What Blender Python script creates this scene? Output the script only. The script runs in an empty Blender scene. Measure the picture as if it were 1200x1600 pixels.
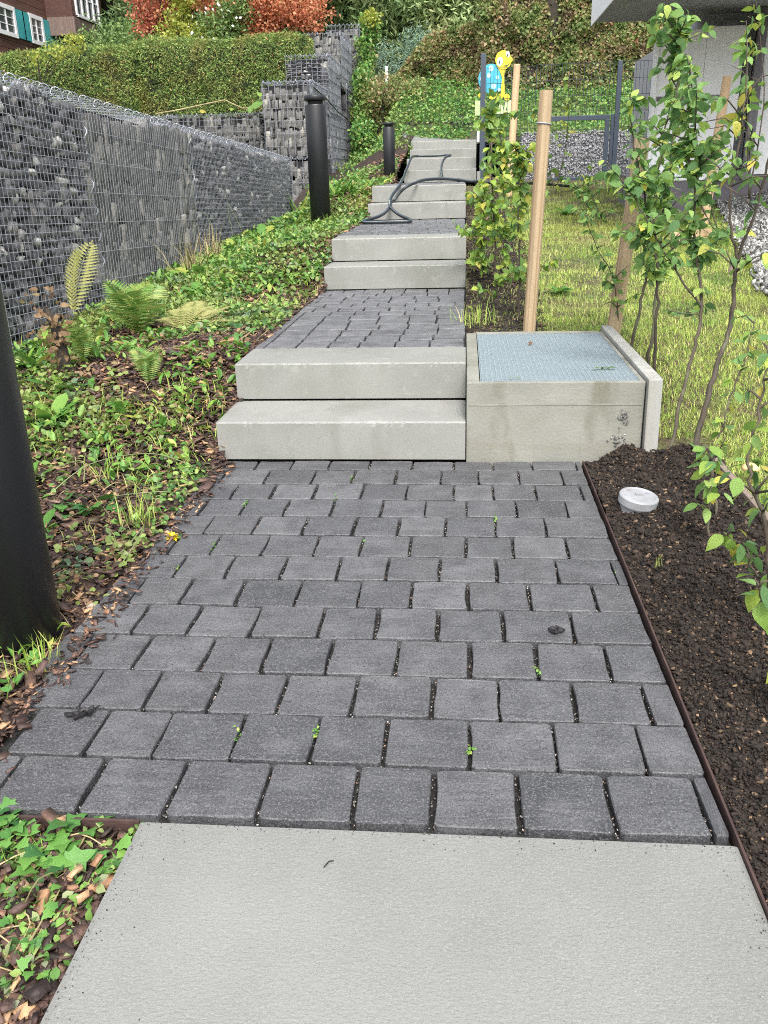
import bpy, bmesh, math, random
import numpy as np
from mathutils import Vector, Matrix, Euler
random.seed(7); R = np.random.default_rng(11)
S = bpy.context.scene; C = S.collection

# ---------------------------------------------------------------- camera, world, sun
def camera():
    f, pit, yaw, roll, H = 1356.05, math.radians(21.12), math.radians(5.55), math.radians(-1.59), 1.1163
    F = Vector((-math.sin(yaw)*math.cos(pit), math.cos(yaw)*math.cos(pit), -math.sin(pit)))
    Rt = Vector((math.cos(yaw), math.sin(yaw), 0)); U = Rt.cross(F)
    R2 = math.cos(roll)*Rt+math.sin(roll)*U; U2 = -math.sin(roll)*Rt+math.cos(roll)*U
    cd = bpy.data.cameras.new('camera'); co = bpy.data.objects.new('camera', cd); C.objects.link(co)
    m = Matrix.Identity(4)
    for i in range(3): m[i][0] = R2[i]; m[i][1] = U2[i]; m[i][2] = -F[i]
    m[2][3] = H
    co.matrix_world = m
    cd.sensor_fit = 'VERTICAL'; cd.sensor_height = 36; cd.lens = f*36/1600
    cd.clip_start = .02; cd.clip_end = 600
    S.camera = co
camera()
W = bpy.data.worlds.new('World'); S.world = W; W.use_nodes = True
nt = W.node_tree; nt.nodes.clear()
sky = nt.nodes.new('ShaderNodeTexSky'); sky.sky_type = 'NISHITA'; sky.sun_disc = False
SUN_EL, SUN_AZ = math.radians(54), math.radians(168)
sky.sun_elevation = SUN_EL; sky.sun_rotation = SUN_AZ; sky.dust_density = 4; sky.air_density = 1.2
hs = nt.nodes.new('ShaderNodeHueSaturation'); hs.inputs['Saturation'].default_value = .3
bg = nt.nodes.new('ShaderNodeBackground'); bg.inputs[1].default_value = .15
wo = nt.nodes.new('ShaderNodeOutputWorld')
nt.links.new(sky.outputs[0], hs.inputs['Color']); nt.links.new(hs.outputs[0], bg.inputs[0]); nt.links.new(bg.outputs[0], wo.inputs[0])
sl = bpy.data.lights.new('sun', 'SUN'); sl.energy = 1.35; sl.angle = math.radians(16); sl.color = (1, .96, .9)
so = bpy.data.objects.new('sun', sl); C.objects.link(so)
sd = Vector((math.sin(SUN_AZ)*math.cos(SUN_EL), math.cos(SUN_AZ)*math.cos(SUN_EL), math.sin(SUN_EL)))
so.rotation_euler = sd.to_track_quat('Z', 'Y').to_euler(); so.location = (0, 0, 20)
S.view_settings.view_transform = 'Standard'; S.view_settings.look = 'None'
S.view_settings.exposure = 1.25; S.view_settings.gamma = 1; S.view_settings.use_curve_mapping = False
S.render.engine = 'CYCLES'
S.cycles.max_bounces = 6; S.cycles.diffuse_bounces = 3; S.cycles.glossy_bounces = 2; S.cycles.transmission_bounces = 3
S.cycles.use_denoising = False
S.cycles.filter_width = 1.05

# ---------------------------------------------------------------- terrain heights
def lerp(a, b, t): return a+(b-a)*t
def sm(t): t = np.clip(t, 0, 1); return t*t*(3-2*t)
def path_z(y): return np.interp(y, [0,1.2,1.32,3.3,4.25,6.35,7.3,9.6,10.55,13.1,14.5,16.2,17.2,19,24], [-.1,-.033,-.03,-.015,.32,.335,.66,.675,.99,1.01,1.3,1.5,1.72,1.9,2.4])
def bed_z(x, y):
    wz = np.interp(y, [0,2,5.2,8.8,13.9,16,22], [-.05,.05,.24,.42,.6,1.0,1.6])
    return lerp(path_z(y), wz, sm((-1.04-x)/1.55))
def lawn_z(x, y):
    lz = np.interp(y, [0,2.2,3.4,4.1,4.8,13.2,16,24], [-.03,.0,.03,.16,.28,.98,1.0,1.2])
    z = lerp(np.minimum(path_z(y), lz+.02), lz, sm((x-.02)/.7))
    return np.where(x > .5, lz, z)
_T = R.random((64, 64))
def vn(x, y, s):
    x = np.asarray(x)*s; y = np.asarray(y)*s
    xi = np.floor(x).astype(int); yi = np.floor(y).astype(int); fx = sm(x-xi); fy = sm(y-yi)
    g = lambda a, b: _T[a % 64, b % 64]
    return lerp(lerp(g(xi, yi), g(xi+1, yi), fx), lerp(g(xi, yi+1), g(xi+1, yi+1), fx), fy)-.5
def fbm(x, y, s, o=3): return sum(vn(np.asarray(x)+17*i, y, s*2**i)/2**i for i in range(o))

# ---------------------------------------------------------------- materials
GAIN = dict(thuja_foliage=2.2, beech_hedge_leaf=1.8, bank_leaf=1.6, dark_conifer=2.3, weeping_conifer=2.1, sapling_leaf=1.65, yellowing_leaf=1.4, weed_leaf=1.15, lawn_grass=1.75, groundcover_leaf=1.25, bark_chip=1.15, bluegreen_leaf=1.2, shrub_leaf=1.2, gabion_rock=1.3, stacked_shale=1.25, fern_green=1.3)
def mk(name, cols, rough=.75, bump=0., bs=40., ns=6., nm=.35, trans=0., metal=0., spec=.5, stretch=(1,1,1), speck=None, stain=None, bdist=.01, detail=5, crack=None, coh=False):
    m = bpy.data.materials.new(name); m.use_nodes = True
    t = m.node_tree; N = t.nodes; Lk = t.links.new; N.clear()
    out = N.new('ShaderNodeOutputMaterial'); b = N.new('ShaderNodeBsdfPrincipled')
    b.inputs['Roughness'].default_value = rough; b.inputs['Metallic'].default_value = metal
    b.inputs['Specular IOR Level'].default_value = spec
    tc = N.new('ShaderNodeTexCoord'); oi = N.new('ShaderNodeObjectInfo'); ge = N.new('ShaderNodeNewGeometry')
    ad = N.new('ShaderNodeMath'); ad.operation = 'ADD'; Lk(oi.outputs['Random'], ad.inputs[0]); Lk(ge.outputs['Random Per Island'], ad.inputs[1])
    wn = N.new('ShaderNodeTexWhiteNoise'); wn.noise_dimensions = '1D'; Lk(ad.outputs[0], wn.inputs['W'])
    sc = N.new('ShaderNodeVectorMath'); sc.operation = 'MULTIPLY'; sc.inputs[1].default_value = stretch; Lk(tc.outputs['Object'], sc.inputs[0])
    off = N.new('ShaderNodeVectorMath'); off.operation = 'MULTIPLY_ADD'; off.inputs[1].default_value = (9, 7, 5)
    Lk(wn.outputs['Color'], off.inputs[0]); Lk(sc.outputs[0], off.inputs[2]); V = sc.outputs[0] if coh else off.outputs[0]
    r = N.new('ShaderNodeValToRGB'); Lk(wn.outputs['Value'], r.inputs[0])
    e = r.color_ramp.elements
    gn = GAIN.get(name, 1); cols = [tuple(q*gn for q in c) if len(c) == 3 else (c[0], tuple(q*gn for q in c[1])) for c in cols]
    cols = [c if len(c) == 2 else (i/max(1, len(cols)-1), c) for i, c in enumerate(cols)]
    while len(e) < max(2, len(cols)): e.new(.5)
    if len(cols) == 1: cols = [cols[0], (1, cols[0][1])]
    for el, (p, c) in zip(e, cols): el.position = p; el.color = (*c, 1)
    col = r.outputs[0]
    n1 = N.new('ShaderNodeTexNoise'); n1.inputs['Scale'].default_value = ns; n1.inputs['Detail'].default_value = detail; Lk(V, n1.inputs['Vector'])
    if nm:
        mr = N.new('ShaderNodeMapRange'); mr.inputs[1].default_value = .3; mr.inputs[2].default_value = .7
        mr.inputs[3].default_value = 1-nm; mr.inputs[4].default_value = 1+nm; Lk(n1.outputs['Fac'], mr.inputs[0])
        mx = N.new('ShaderNodeVectorMath'); mx.operation = 'SCALE'; Lk(col, mx.inputs[0]); Lk(mr.outputs[0], mx.inputs['Scale']); col = mx.outputs[0]
    def blend(colin, fac, c):
        q = N.new('ShaderNodeMix'); q.data_type = 'RGBA'; Lk(fac, q.inputs['Factor']); Lk(colin, q.inputs['A']); q.inputs['B'].default_value = (*c, 1); return q.outputs['Result']
    if stain:
        for (sscale, lo, hi, c, st) in stain:
            mp = N.new('ShaderNodeVectorMath'); mp.operation = 'MULTIPLY'; mp.inputs[1].default_value = st; Lk(V, mp.inputs[0])
            n = N.new('ShaderNodeTexNoise'); n.inputs['Scale'].default_value = sscale; n.inputs['Detail'].default_value = 6; Lk(mp.outputs[0], n.inputs['Vector'])
            q = N.new('ShaderNodeMapRange'); q.inputs[1].default_value = lo; q.inputs[2].default_value = hi; Lk(n.outputs['Fac'], q.inputs[0]); col = blend(col, q.outputs[0], c)
    if speck:
        for (sscale, thr, c) in speck:
            v = N.new('ShaderNodeTexVoronoi'); v.inputs['Scale'].default_value = sscale; Lk(V, v.inputs['Vector'])
            q = N.new('ShaderNodeMapRange'); q.inputs[1].default_value = thr; q.inputs[2].default_value = thr*.6; q.inputs[3].default_value = 0; q.inputs[4].default_value = 1
            Lk(v.outputs['Distance'], q.inputs[0]); col = blend(col, q.outputs[0], c)
    Lk(col, b.inputs['Base Color'])
    if bump:
        n2 = N.new('ShaderNodeTexNoise'); n2.inputs['Scale'].default_value = bs; n2.inputs['Detail'].default_value = 6; n2.inputs['Roughness'].default_value = .6; Lk(V, n2.inputs['Vector'])
        h = n2.outputs['Fac']
        if crack:
            mp = N.new('ShaderNodeMapping'); mp.inputs['Rotation'].default_value = (0, 0, crack[0]); mp.inputs['Scale'].default_value = crack[1]; Lk(V, mp.inputs['Vector'])
            n3 = N.new('ShaderNodeTexNoise'); n3.inputs['Scale'].default_value = crack[2]; n3.inputs['Detail'].default_value = 4; n3.inputs['Distortion'].default_value = .6; Lk(mp.outputs[0], n3.inputs['Vector'])
            a2 = N.new('ShaderNodeMath'); a2.operation = 'MULTIPLY_ADD'; a2.inputs[1].default_value = crack[3]; Lk(n3.outputs['Fac'], a2.inputs[0]); Lk(h, a2.inputs[2]); h = a2.outputs[0]
        bp = N.new('ShaderNodeBump'); bp.inputs['Strength'].default_value = bump; bp.inputs['Distance'].default_value = bdist
        Lk(h, bp.inputs['Height']); Lk(bp.outputs[0], b.inputs['Normal'])
    sh = b.outputs[0]
    if trans:
        tr = N.new('ShaderNodeBsdfTranslucent'); Lk(col, tr.inputs[0]); ms = N.new('ShaderNodeMixShader'); ms.inputs[0].default_value = trans
        Lk(sh, ms.inputs[1]); Lk(tr.outputs[0], ms.inputs[2]); sh = ms.outputs[0]
    Lk(sh, out.inputs[0]); return m
M = {}
M['paver'] = mk('slate_paver', [(.046,.047,.051),(.08,.081,.087),(.06,.061,.065),(.098,.099,.105),(.07,.07,.074),(.118,.119,.125)], .5, .9, 75, 14, .26, speck=[(150,.2,(.18,.18,.185)),(230,.22,(.16,.16,.165)),(170,.2,(.03,.03,.033))], crack=(.75,(1,4,1),6,1.6), bdist=.0045, stain=[(9,.52,.72,(.055,.055,.061),(1,1,1)),(7,.56,.85,(.12,.121,.129),(1,1,1)),(200,.52,.7,(.14,.14,.148),(1,1,1)),(260,.54,.68,(.03,.03,.034),(1,1,1))], spec=.5)
M['paver_sheen'] = mk('sheen_slate_paver', [(.1,.102,.11),(.135,.137,.147),(.115,.117,.125),(.15,.152,.162)], .5, .9, 75, 14, .26, speck=[(150,.2,(.18,.18,.185)),(230,.22,(.16,.16,.165)),(170,.2,(.03,.03,.033))], crack=(.75,(1,4,1),6,1.6), bdist=.0045, stain=[(9,.52,.72,(.055,.055,.061),(1,1,1)),(7,.56,.85,(.12,.121,.129),(1,1,1)),(200,.52,.7,(.14,.14,.148),(1,1,1)),(260,.54,.68,(.03,.03,.034),(1,1,1))], spec=.5)  # paler paver copy: grazing sky sheen on the upper landings painted into the colour
M['conc'] = mk('concrete_step', [(.225,.23,.213),(.25,.25,.233)], .5, .35, 220, 3, .09, speck=[(55,.1,(.1,.1,.09)),(24,.06,(.07,.07,.065)),(90,.1,(.33,.33,.31))], stain=[(2.6,.5,.7,(.185,.19,.168),(1,1,1)),(1.2,.58,.85,(.31,.31,.29),(1,1,6)),(6,.56,.8,(.2,.2,.175),(1.4,1,.35)),(16,.6,.8,(.30,.30,.28),(1,1,1)),(260,.56,.75,(.17,.17,.155),(1,1,1))], bdist=.002)
M['slab'] = mk('brushed_slab', [(.192,.196,.186)], .66, .65, 170, 3, .07, speck=[(230,.18,(.13,.13,.12)),(160,.12,(.3,.3,.29))], stain=[(1.8,.48,.68,(.162,.166,.152),(1,1,1)),(7,.52,.75,(.178,.18,.168),(1,1,1)),(4.6,.7,.74,(.26,.26,.25),(2.4,.8,1)),(3.1,.64,.7,(.14,.14,.128),(1,1,1)),(300,.52,.75,(.15,.15,.142),(1,1,1)),(330,.54,.75,(.26,.26,.25),(1,1,1)),(1.1,.5,.7,(.225,.228,.216),(1,1,1))], crack=(-.8,(1,2.4,1),95,1.0), bdist=.002)
M['pit'] = mk('weathered_concrete', [(.24,.24,.21)], .8, .5, 90, 4, .14, speck=[(16,.05,(.12,.11,.09)),(45,.07,(.2,.19,.16))], stain=[(2.5,.48,.7,(.18,.178,.145),(1,1,1)),(5,.55,.7,(.15,.145,.11),(1.5,1,.5)),(3,.56,.75,(.31,.31,.28),(1,1,1.5)),(1.6,.6,.7,(.2,.19,.15),(.6,1,5))], bdist=.004)
M['board'] = mk('whitewashed_board', [(.33,.33,.31)], .85, .8, 40, 5, .12, stretch=(1,1,.2), stain=[(9,.5,.64,(.3,.29,.26),(2,2,.4)),(3,.56,.7,(.36,.35,.31),(1,1,1))], bdist=.006)
M['grate'] = mk('galvanised_steel', [(.27,.33,.36)], .5, 0, 90, 8, .05, metal=.25)
M['fleece'] = mk('pale_liner', [(.10,.14,.165)], .8, 0, 60, 5, .1)
M['black'] = mk('black_powder_coat', [(.012,.013,.015)], .42, .12, 260, 3, .1, spec=.45, bdist=.001)
M['joint'] = mk('joint_grit', [(.02,.019,.018)], .95, 1, 120, 40, .6, speck=[(120,.2,(.12,.11,.1))], bdist=.01)
M['peb'] = mk('joint_pebble', [(0,(.05,.045,.04)),(.5,(.1,.09,.08)),(.75,(.3,.28,.25)),(.9,(.5,.48,.45)),(.97,(.35,.2,.14))], .7, 0, 40, 30, .2)
M['soil'] = mk('dark_compost', [(.022,.015,.011)], .95, 1, 45, 30, .7, bdist=.03, stain=[(12,.55,.7,(.045,.03,.02),(1,1,1))])
M['crumb'] = mk('compost_crumb', [(0,(.012,.009,.007)),(.5,(.02,.013,.009)),(.9,(.038,.024,.016)),(.975,(.13,.085,.05)),(1,(.3,.2,.12))], .9, .4, 60, 30, .4)
M['mulchbase'] = mk('bark_soil', [(.03,.018,.014)], .95, 1, 30, 24, .6, bdist=.03, stain=[(6,.5,.7,(.055,.03,.022),(1,1,1))])
M['chip'] = mk('bark_chip', [(0,(.018,.011,.009)),(.3,(.045,.024,.019)),(.55,(.08,.046,.037)),(.75,(.12,.07,.05)),(.88,(.28,.15,.08)),(.95,(.42,.27,.15)),(1,(.07,.05,.06))], .6, .5, 60, 40, .35, stretch=(1,1,1))
M['lawnsoil'] = mk('lawn_soil', [(.085,.06,.038)], .95, 1, 60, 26, .6, bdist=.03, stain=[(9,.45,.65,(.12,.13,.045),(1,1,1)),(28,.5,.66,(.2,.19,.08),(1,1,1)),(45,.55,.66,(.05,.035,.022),(1,1,1))], coh=True)
M['grass'] = mk('lawn_grass', [(0,(.12,.19,.03)),(.35,(.19,.28,.045)),(.65,(.28,.36,.075)),(.85,(.36,.37,.12)),(1,(.42,.35,.17))], .6, 0, 1, 1, 0, trans=.35, stain=[(1.3,.54,.68,(.42,.40,.17),(1,1,1)),(2.5,.52,.66,(.2,.34,.06),(1,1,1)),(.6,.52,.6,(.36,.42,.09),(1,1,1))], coh=True)
M['gc'] = mk('groundcover_leaf', [(0,(.04,.10,.03)),(.4,(.09,.20,.045)),(.7,(.17,.30,.06)),(.88,(.28,.36,.10)),(1,(.22,.24,.15))], .5, .0, 1, 30, .2, trans=.3, stain=[(1.6,.48,.6,(.24,.30,.08),(1,1,1)),(3.5,.58,.68,(.10,.17,.09),(1,1,1)),(5,.63,.72,(.34,.30,.13),(1,1,1))], coh=True)
M['weed'] = mk('weed_leaf', [(0,(.06,.17,.03)),(.5,(.11,.25,.04)),(.85,(.19,.32,.055)),(1,(.34,.36,.07))], .45, .3, 60, 30, .2, trans=.3)
M['ivy'] = mk('ivy_leaf', [(0,(.035,.12,.035)),(.5,(.08,.22,.045)),(1,(.15,.32,.06))], .32, .3, 50, 40, .25, trans=.2)
M['fern'] = mk('fern_green', [(.09,.20,.04),(.16,.26,.06),(.28,.31,.09)], .5, 0, 1, 20, .25, trans=.35)
M['fernpale'] = mk('fern_pale', [(.33,.36,.12),(.42,.40,.16)], .5, 0, 1, 20, .2, trans=.4)
M['leafG'] = mk('sapling_leaf', [(0,(.05,.11,.04)),(.45,(.09,.175,.055)),(.8,(.15,.25,.075)),(.95,(.25,.32,.08))], .55, .35, 70, 25, .3, trans=.4, spec=.3, stain=[(14,.62,.7,(.2,.2,.05),(1,1,1)),(38,.68,.72,(.14,.07,.03),(1,1,1))])
M['leafY'] = mk('yellowing_leaf', [(0,(.1,.2,.045)),(.5,(.18,.29,.05)),(.85,(.3,.37,.06)),(1,(.42,.35,.07))], .42, .3, 70, 25, .3, trans=.4, stain=[(10,.58,.68,(.2,.32,.06),(1,1,1)),(34,.64,.7,(.24,.11,.04),(1,1,1))])
M['bark'] = mk('sapling_bark', [(.06,.048,.036),(.085,.065,.046)], .8, .6, 60, 30, .35, stretch=(1,1,.3), stain=[(20,.55,.7,(.13,.13,.08),(1,1,.5))])
M['dark_bark'] = mk('tree_bark', [(.035,.028,.022)], .9, .6, 20, 10, .4)
M['stake'] = mk('pine_stake', [(.40,.30,.185)], .75, .4, 30, 5, .15, stretch=(5,5,.5), stain=[(3,.5,.66,(.30,.20,.11),(3,3,.35)),(2.2,.62,.72,(.14,.075,.035),(3,3,.3))], bdist=.004)
M['stake2'] = mk('round_stake', [(.60,.42,.25)], .75, .3, 30, 5, .12, stretch=(5,5,.5), stain=[(3,.55,.7,(.42,.27,.14),(3,3,.4))])
M['greywood'] = mk('grey_edging_wood', [(.22,.17,.14)], .85, .6, 40, 8, .25, stretch=(4,.5,4), stain=[(5,.5,.7,(.12,.08,.06),(3,.5,3))])
M['corten'] = mk('rusty_edging', [(.055,.03,.025)], .8, .3, 80, 20, .35, stain=[(14,.5,.7,(.04,.02,.018),(1,1,1))])
M['pipe'] = mk('grey_pipe_plastic', [(.27,.275,.29)], .5, .15, 60, 15, .12, stain=[(14,.62,.75,(.16,.13,.1),(1,1,1))])
M['wire'] = mk('galvanised_wire', [(.3,.32,.36)], .45, 0, 1, 40, .3, metal=.3)
M['rock'] = mk('gabion_rock', [(0,(.05,.05,.055)),(.4,(.09,.09,.095)),(.75,(.135,.133,.135)),(.93,(.2,.19,.18)),(1,(.5,.49,.46))], .75, .7, 45, 14, .3, bdist=.01)
M['shale'] = mk('stacked_shale', [(0,(.085,.083,.08)),(.5,(.13,.128,.122)),(.88,(.17,.165,.155)),(1,(.34,.32,.28))], .8, .9, 55, 14, .35, stretch=(1,1,.3), bdist=.01)
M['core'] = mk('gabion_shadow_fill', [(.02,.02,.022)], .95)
M['thuja'] = mk('thuja_foliage', [(0,(.04,.07,.018)),(.4,(.08,.125,.028)),(.7,(.115,.17,.045)),(.93,(.19,.24,.07)),(.97,(.24,.14,.06)),(1,(.3,.17,.08))], .7, 0, 1, 1, 0, trans=.25, stain=[(1.6,.48,.62,(.26,.27,.075),(1,1,1)),(2.6,.56,.66,(.06,.10,.03),(1,1,1.6))], coh=True)
M['beech'] = mk('beech_hedge_leaf', [(0,(.06,.10,.03)),(.3,(.13,.17,.05)),(.55,(.17,.18,.07)),(.8,(.21,.155,.085)),(1,(.25,.14,.085))], .55, 0, 1, 1, 0, trans=.3, stain=[(1.3,.5,.6,(.16,.24,.07),(1,1,1)),(2.2,.54,.7,(.27,.19,.13),(1,1,1)),(4,.58,.7,(.28,.3,.11),(1,1,1))], coh=True)
M['bank'] = mk('bank_leaf', [(0,(.04,.11,.03)),(.5,(.09,.2,.045)),(.85,(.17,.28,.06)),(1,(.26,.2,.09))], .5, 0, 1, 1, 0, trans=.3, stain=[(.8,.5,.6,(.2,.27,.07),(1,1,1)),(2,.6,.7,(.07,.13,.05),(1,1,1))], coh=True)
M['conifer'] = mk('dark_conifer', [(.03,.055,.022),(.05,.09,.03),(.08,.12,.035)], .7, 0, 1, 1, 0, trans=.15, stain=[(.6,.5,.62,(.14,.17,.06),(1,1,1))], coh=True)
M['weep'] = mk('weeping_conifer', [(.09,.13,.05),(.15,.2,.08),(.2,.25,.11)], .7, 0, 1, 1, 0, trans=.2, stain=[(.9,.5,.62,(.3,.34,.14),(1,1,1))], coh=True)
M['blueg'] = mk('bluegreen_leaf', [(.10,.17,.12),(.16,.25,.17),(.22,.31,.22)], .6, 0, 1, 1, 0, trans=.2)
M['maple'] = mk('maple_leaf', [(0,(.48,.15,.08)),(.5,(.64,.25,.13)),(.85,(.7,.36,.2)),(1,(.45,.3,.12))], .55, 0, 1, 1, 0, trans=.4)
M['redmaple'] = mk('red_maple_leaf', [(.33,.08,.06),(.5,.16,.09),(.58,.27,.14)], .55, 0, 1, 1, 0, trans=.35)
M['ylw'] = mk('yellowgreen_leaf', [(.3,.36,.05),(.45,.46,.08),(.2,.28,.05)], .55, 0, 1, 1, 0, trans=.35)
M['midg'] = mk('shrub_leaf', [(.06,.12,.035),(.12,.2,.05),(.2,.28,.08)], .55, 0, 1, 1, 0, trans=.3)
M['petal'] = mk('white_petal', [(.8,.8,.76)], .6)
M['yellow'] = mk('yellow_petal', [(.85,.68,.02),(.8,.6,.01)], .5, trans=.2)
M['timber'] = mk('dark_timber', [(.10,.045,.032),(.13,.06,.042),(.08,.036,.028)], .8, .6, 25, 6, .3, stretch=(1,.3,3))
M['greytimber'] = mk('grey_timber', [(.16,.11,.095),(.2,.145,.125),(.13,.09,.08)], .85, .6, 25, 6, .25, stretch=(3,3,.3))
M['white'] = mk('white_paint', [(.84,.84,.85)], .6, .05, 30, 3, .04)
M['render'] = mk('white_render', [(.82,.82,.83)], .85, .2, 90, 2, .04)
M['greyrender'] = mk('grey_render', [(.36,.36,.38)], .85, .2, 90, 2, .05)
M['plinth'] = mk('plinth_grey', [(.15,.135,.155)], .85, .2, 60, 3, .1)
M['turq'] = mk('turquoise_shutter', [(.05,.36,.38)], .6, .1, 30, 4, .15)
M['glass'] = mk('window_glass', [(.08,.09,.1)], .08, spec=.9, nm=0)
M['anth'] = mk('anthracite_steel', [(.045,.06,.085)], .45, .05, 30, 3, .08)
M['downp'] = mk('weathered_pipe', [(.16,.15,.16)], .6, .3, 20, 4, .3, stretch=(4,4,.4))
M['roof'] = mk('roof_dark', [(.07,.055,.05)], .9, .3, 30, 4, .2)
M['whitepeb'] = mk('bank_pebble', [(0,(.06,.06,.057)),(.35,(.14,.14,.135)),(.7,(.27,.27,.255)),(1,(.5,.5,.47))], .7, .2, 40, 20, .15)
M['pebbase'] = mk('pebble_bed', [(.04,.04,.038)], .95, 1, 30, 20, .5)
M['crushed'] = mk('pale_crushed_stone', [(.27,.27,.285),(.31,.31,.325),(.35,.35,.36)], .85, .6, 30, 12, .2)
M['hose'] = mk('dark_hose', [(.02,.026,.032)], .4, 0, 1, 4, .15)
M['hoses'] = mk('hose_stripe', [(.09,.12,.135)], .4)
M['shell'] = mk('turtle_shell_paint', [(.06,.40,.52)], .4, nm=.08)
M['spot'] = mk('pale_spot_paint', [(.45,.75,.78)], .4, nm=.05)
M['yp'] = mk('yellow_paint', [(.85,.66,.04)], .4, nm=.08)
M['lime'] = mk('lime_board_paint', [(.62,.78,.38)], .5, nm=.05)
M['ink'] = mk('dark_ink', [(.05,.08,.06)], .6, nm=0)
M['debris'] = mk('wet_dead_leaf', [(.012,.01,.012)], .5, .6, 60, 30, .3)
M['dead'] = mk('dry_brown_leaf', [(.2,.11,.055),(.3,.2,.11),(.12,.065,.035),(.24,.2,.08)], .7, .3, 40, 20, .3, trans=.2)
M['gstem'] = mk('green_stem', [(.16,.2,.08)], .6)
M['straw'] = mk('dry_stem', [(.36,.28,.15),(.28,.25,.12)], .7)
M['hill'] = mk('hill_soil', [(.05,.055,.03)], .95, .6, 8, 3, .4)
M['beige'] = mk('beige_rock', [(.42,.34,.26)], .8, .5, 30, 12, .15)
M['mush'] = mk('mushroom_cap', [(.62,.42,.2)], .6)

# ---------------------------------------------------------------- mesh helpers
def props(o, label=None, cat=None, group=None, kind=None):
    if label: o['label'] = label
    if cat: o['category'] = cat
    if group: o['group'] = group
    if kind: o['kind'] = kind
    return o
def npmesh(name, V, F):
    me = bpy.data.meshes.new(name); V = np.asarray(V, dtype=np.float32).reshape(-1, 3); F = np.asarray(F, dtype=np.int32); k = F.shape[1]
    me.vertices.add(len(V)); me.vertices.foreach_set('co', V.ravel())
    me.loops.add(F.size); me.loops.foreach_set('vertex_index', F.ravel())
    me.polygons.add(len(F)); me.polygons.foreach_set('loop_start', np.arange(0, F.size, k, dtype=np.int32))
    try: me.polygons.foreach_set('loop_total', np.full(len(F), k, dtype=np.int32))
    except Exception: pass
    me.update(calc_edges=True); return me
def link(name, me, m=None, parent=None, loc=None, rot=None, scale=None):
    o = bpy.data.objects.new(name, me); C.objects.link(o)
    if m is not None and me is not None and not me.materials: me.materials.append(m)
    if parent is not None: o.parent = parent
    if loc is not None: o.location = loc
    if rot is not None: o.rotation_euler = rot
    if scale is not None: o.scale = scale
    return o
def smooth(o):
    o.data.polygons.foreach_set('use_smooth', [True]*len(o.data.polygons)); return o
def empty(name, loc, label=None, cat=None, group=None, rz=0):
    o = bpy.data.objects.new(name, None); C.objects.link(o); o.location = loc; o.rotation_euler.z = rz; o.empty_display_size = .1
    return props(o, label, cat, group)
class MB:
    def __init__(s): s.bm = bmesh.new()
    def box(s, a, b, bev=0., jit=0., seg=2):
        r = bmesh.ops.create_cube(s.bm, size=1); vs = r['verts']
        for v in vs:
            v.co = Vector([a[i] if v.co[i] < 0 else b[i] for i in range(3)])
            if jit: v.co += Vector((random.uniform(-jit, jit), random.uniform(-jit, jit), random.uniform(-jit, jit)))
        if bev:
            es = list({e for v in vs for e in v.link_edges}); bmesh.ops.bevel(s.bm, geom=es, offset=bev, segments=seg, affect='EDGES', profile=.6)
        return s
    def obox(s, c, ax, half):          # oriented box: centre, 3 axes, half sizes
        vs = []
        for i in (-1, 1):
            for j in (-1, 1):
                for k in (-1, 1): vs.append(s.bm.verts.new(Vector(c)+i*half[0]*ax[0]+j*half[1]*ax[1]+k*half[2]*ax[2]))
        for f in ((0,1,3,2),(4,6,7,5),(0,4,5,1),(2,3,7,6),(0,2,6,4),(1,5,7,3)): s.bm.faces.new([vs[q] for q in f])
        return s
    def tube(s, pts, rad, n=8, cap=True):
        pts = [Vector(p) for p in pts]; rings = []
        rr = rad if hasattr(rad, '__len__') else [rad]*len(pts)
        pv = None
        for i, p in enumerate(pts):
            d = (pts[min(i+1, len(pts)-1)]-pts[max(i-1, 0)]).normalized()
            u = (pv-pv.dot(d)*d) if pv is not None else d.cross(Vector((0, 0, 1)) if abs(d.z) < .9 else Vector((1, 0, 0)))
            if u.length < 1e-6: u = d.orthogonal()
            u.normalize(); pv = u; w = d.cross(u)
            rings.append([s.bm.verts.new(p+rr[i]*(math.cos(2*math.pi*k/n)*u+math.sin(2*math.pi*k/n)*w)) for k in range(n)])
        for a, b in zip(rings, rings[1:]):
            for k in range(n): s.bm.faces.new((a[k], a[(k+1) % n], b[(k+1) % n], b[k]))
        if cap: s.bm.faces.new(rings[0][::-1]); s.bm.faces.new(rings[-1])
        return s
    def lathe(s, prof, c=(0, 0, 0), n=24):
        rings = [[s.bm.verts.new((c[0]+r*math.cos(2*math.pi*k/n), c[1]+r*math.sin(2*math.pi*k/n), c[2]+z)) for k in range(n)] for r, z in prof]
        for a, b in zip(rings, rings[1:]):
            for k in range(n): s.bm.faces.new((a[k], a[(k+1) % n], b[(k+1) % n], b[k]))
        s.bm.faces.new(rings[0][::-1]); s.bm.faces.new(rings[-1]); return s
    def prism(s, poly, axis, lo, hi):   # polygon (u,v) extruded along axis
        def P(u, v, w): return (w, u, v) if axis == 0 else (u, w, v) if axis == 1 else (u, v, w)
        a = [s.bm.verts.new(P(u, v, lo)) for u, v in poly]; b = [s.bm.verts.new(P(u, v, hi)) for u, v in poly]
        n = len(poly); s.bm.faces.new(a[::-1]); s.bm.faces.new(b)
        for i in range(n): s.bm.faces.new((a[i], a[(i+1) % n], b[(i+1) % n], b[i]))
        return s
    def mesh(s, name='part'):
        bmesh.ops.recalc_face_normals(s.bm, faces=s.bm.faces); me = bpy.data.meshes.new(name); s.bm.to_mesh(me); s.bm.free(); return me
    def out(s, name, m, parent=None, sm_=False, **k):
        o = link(name, s.mesh(name), m, parent, **k)
        return smooth(o) if sm_ else o
def local(parent, pts): L = parent.location; return [Vector(p)-L for p in pts]
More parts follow.
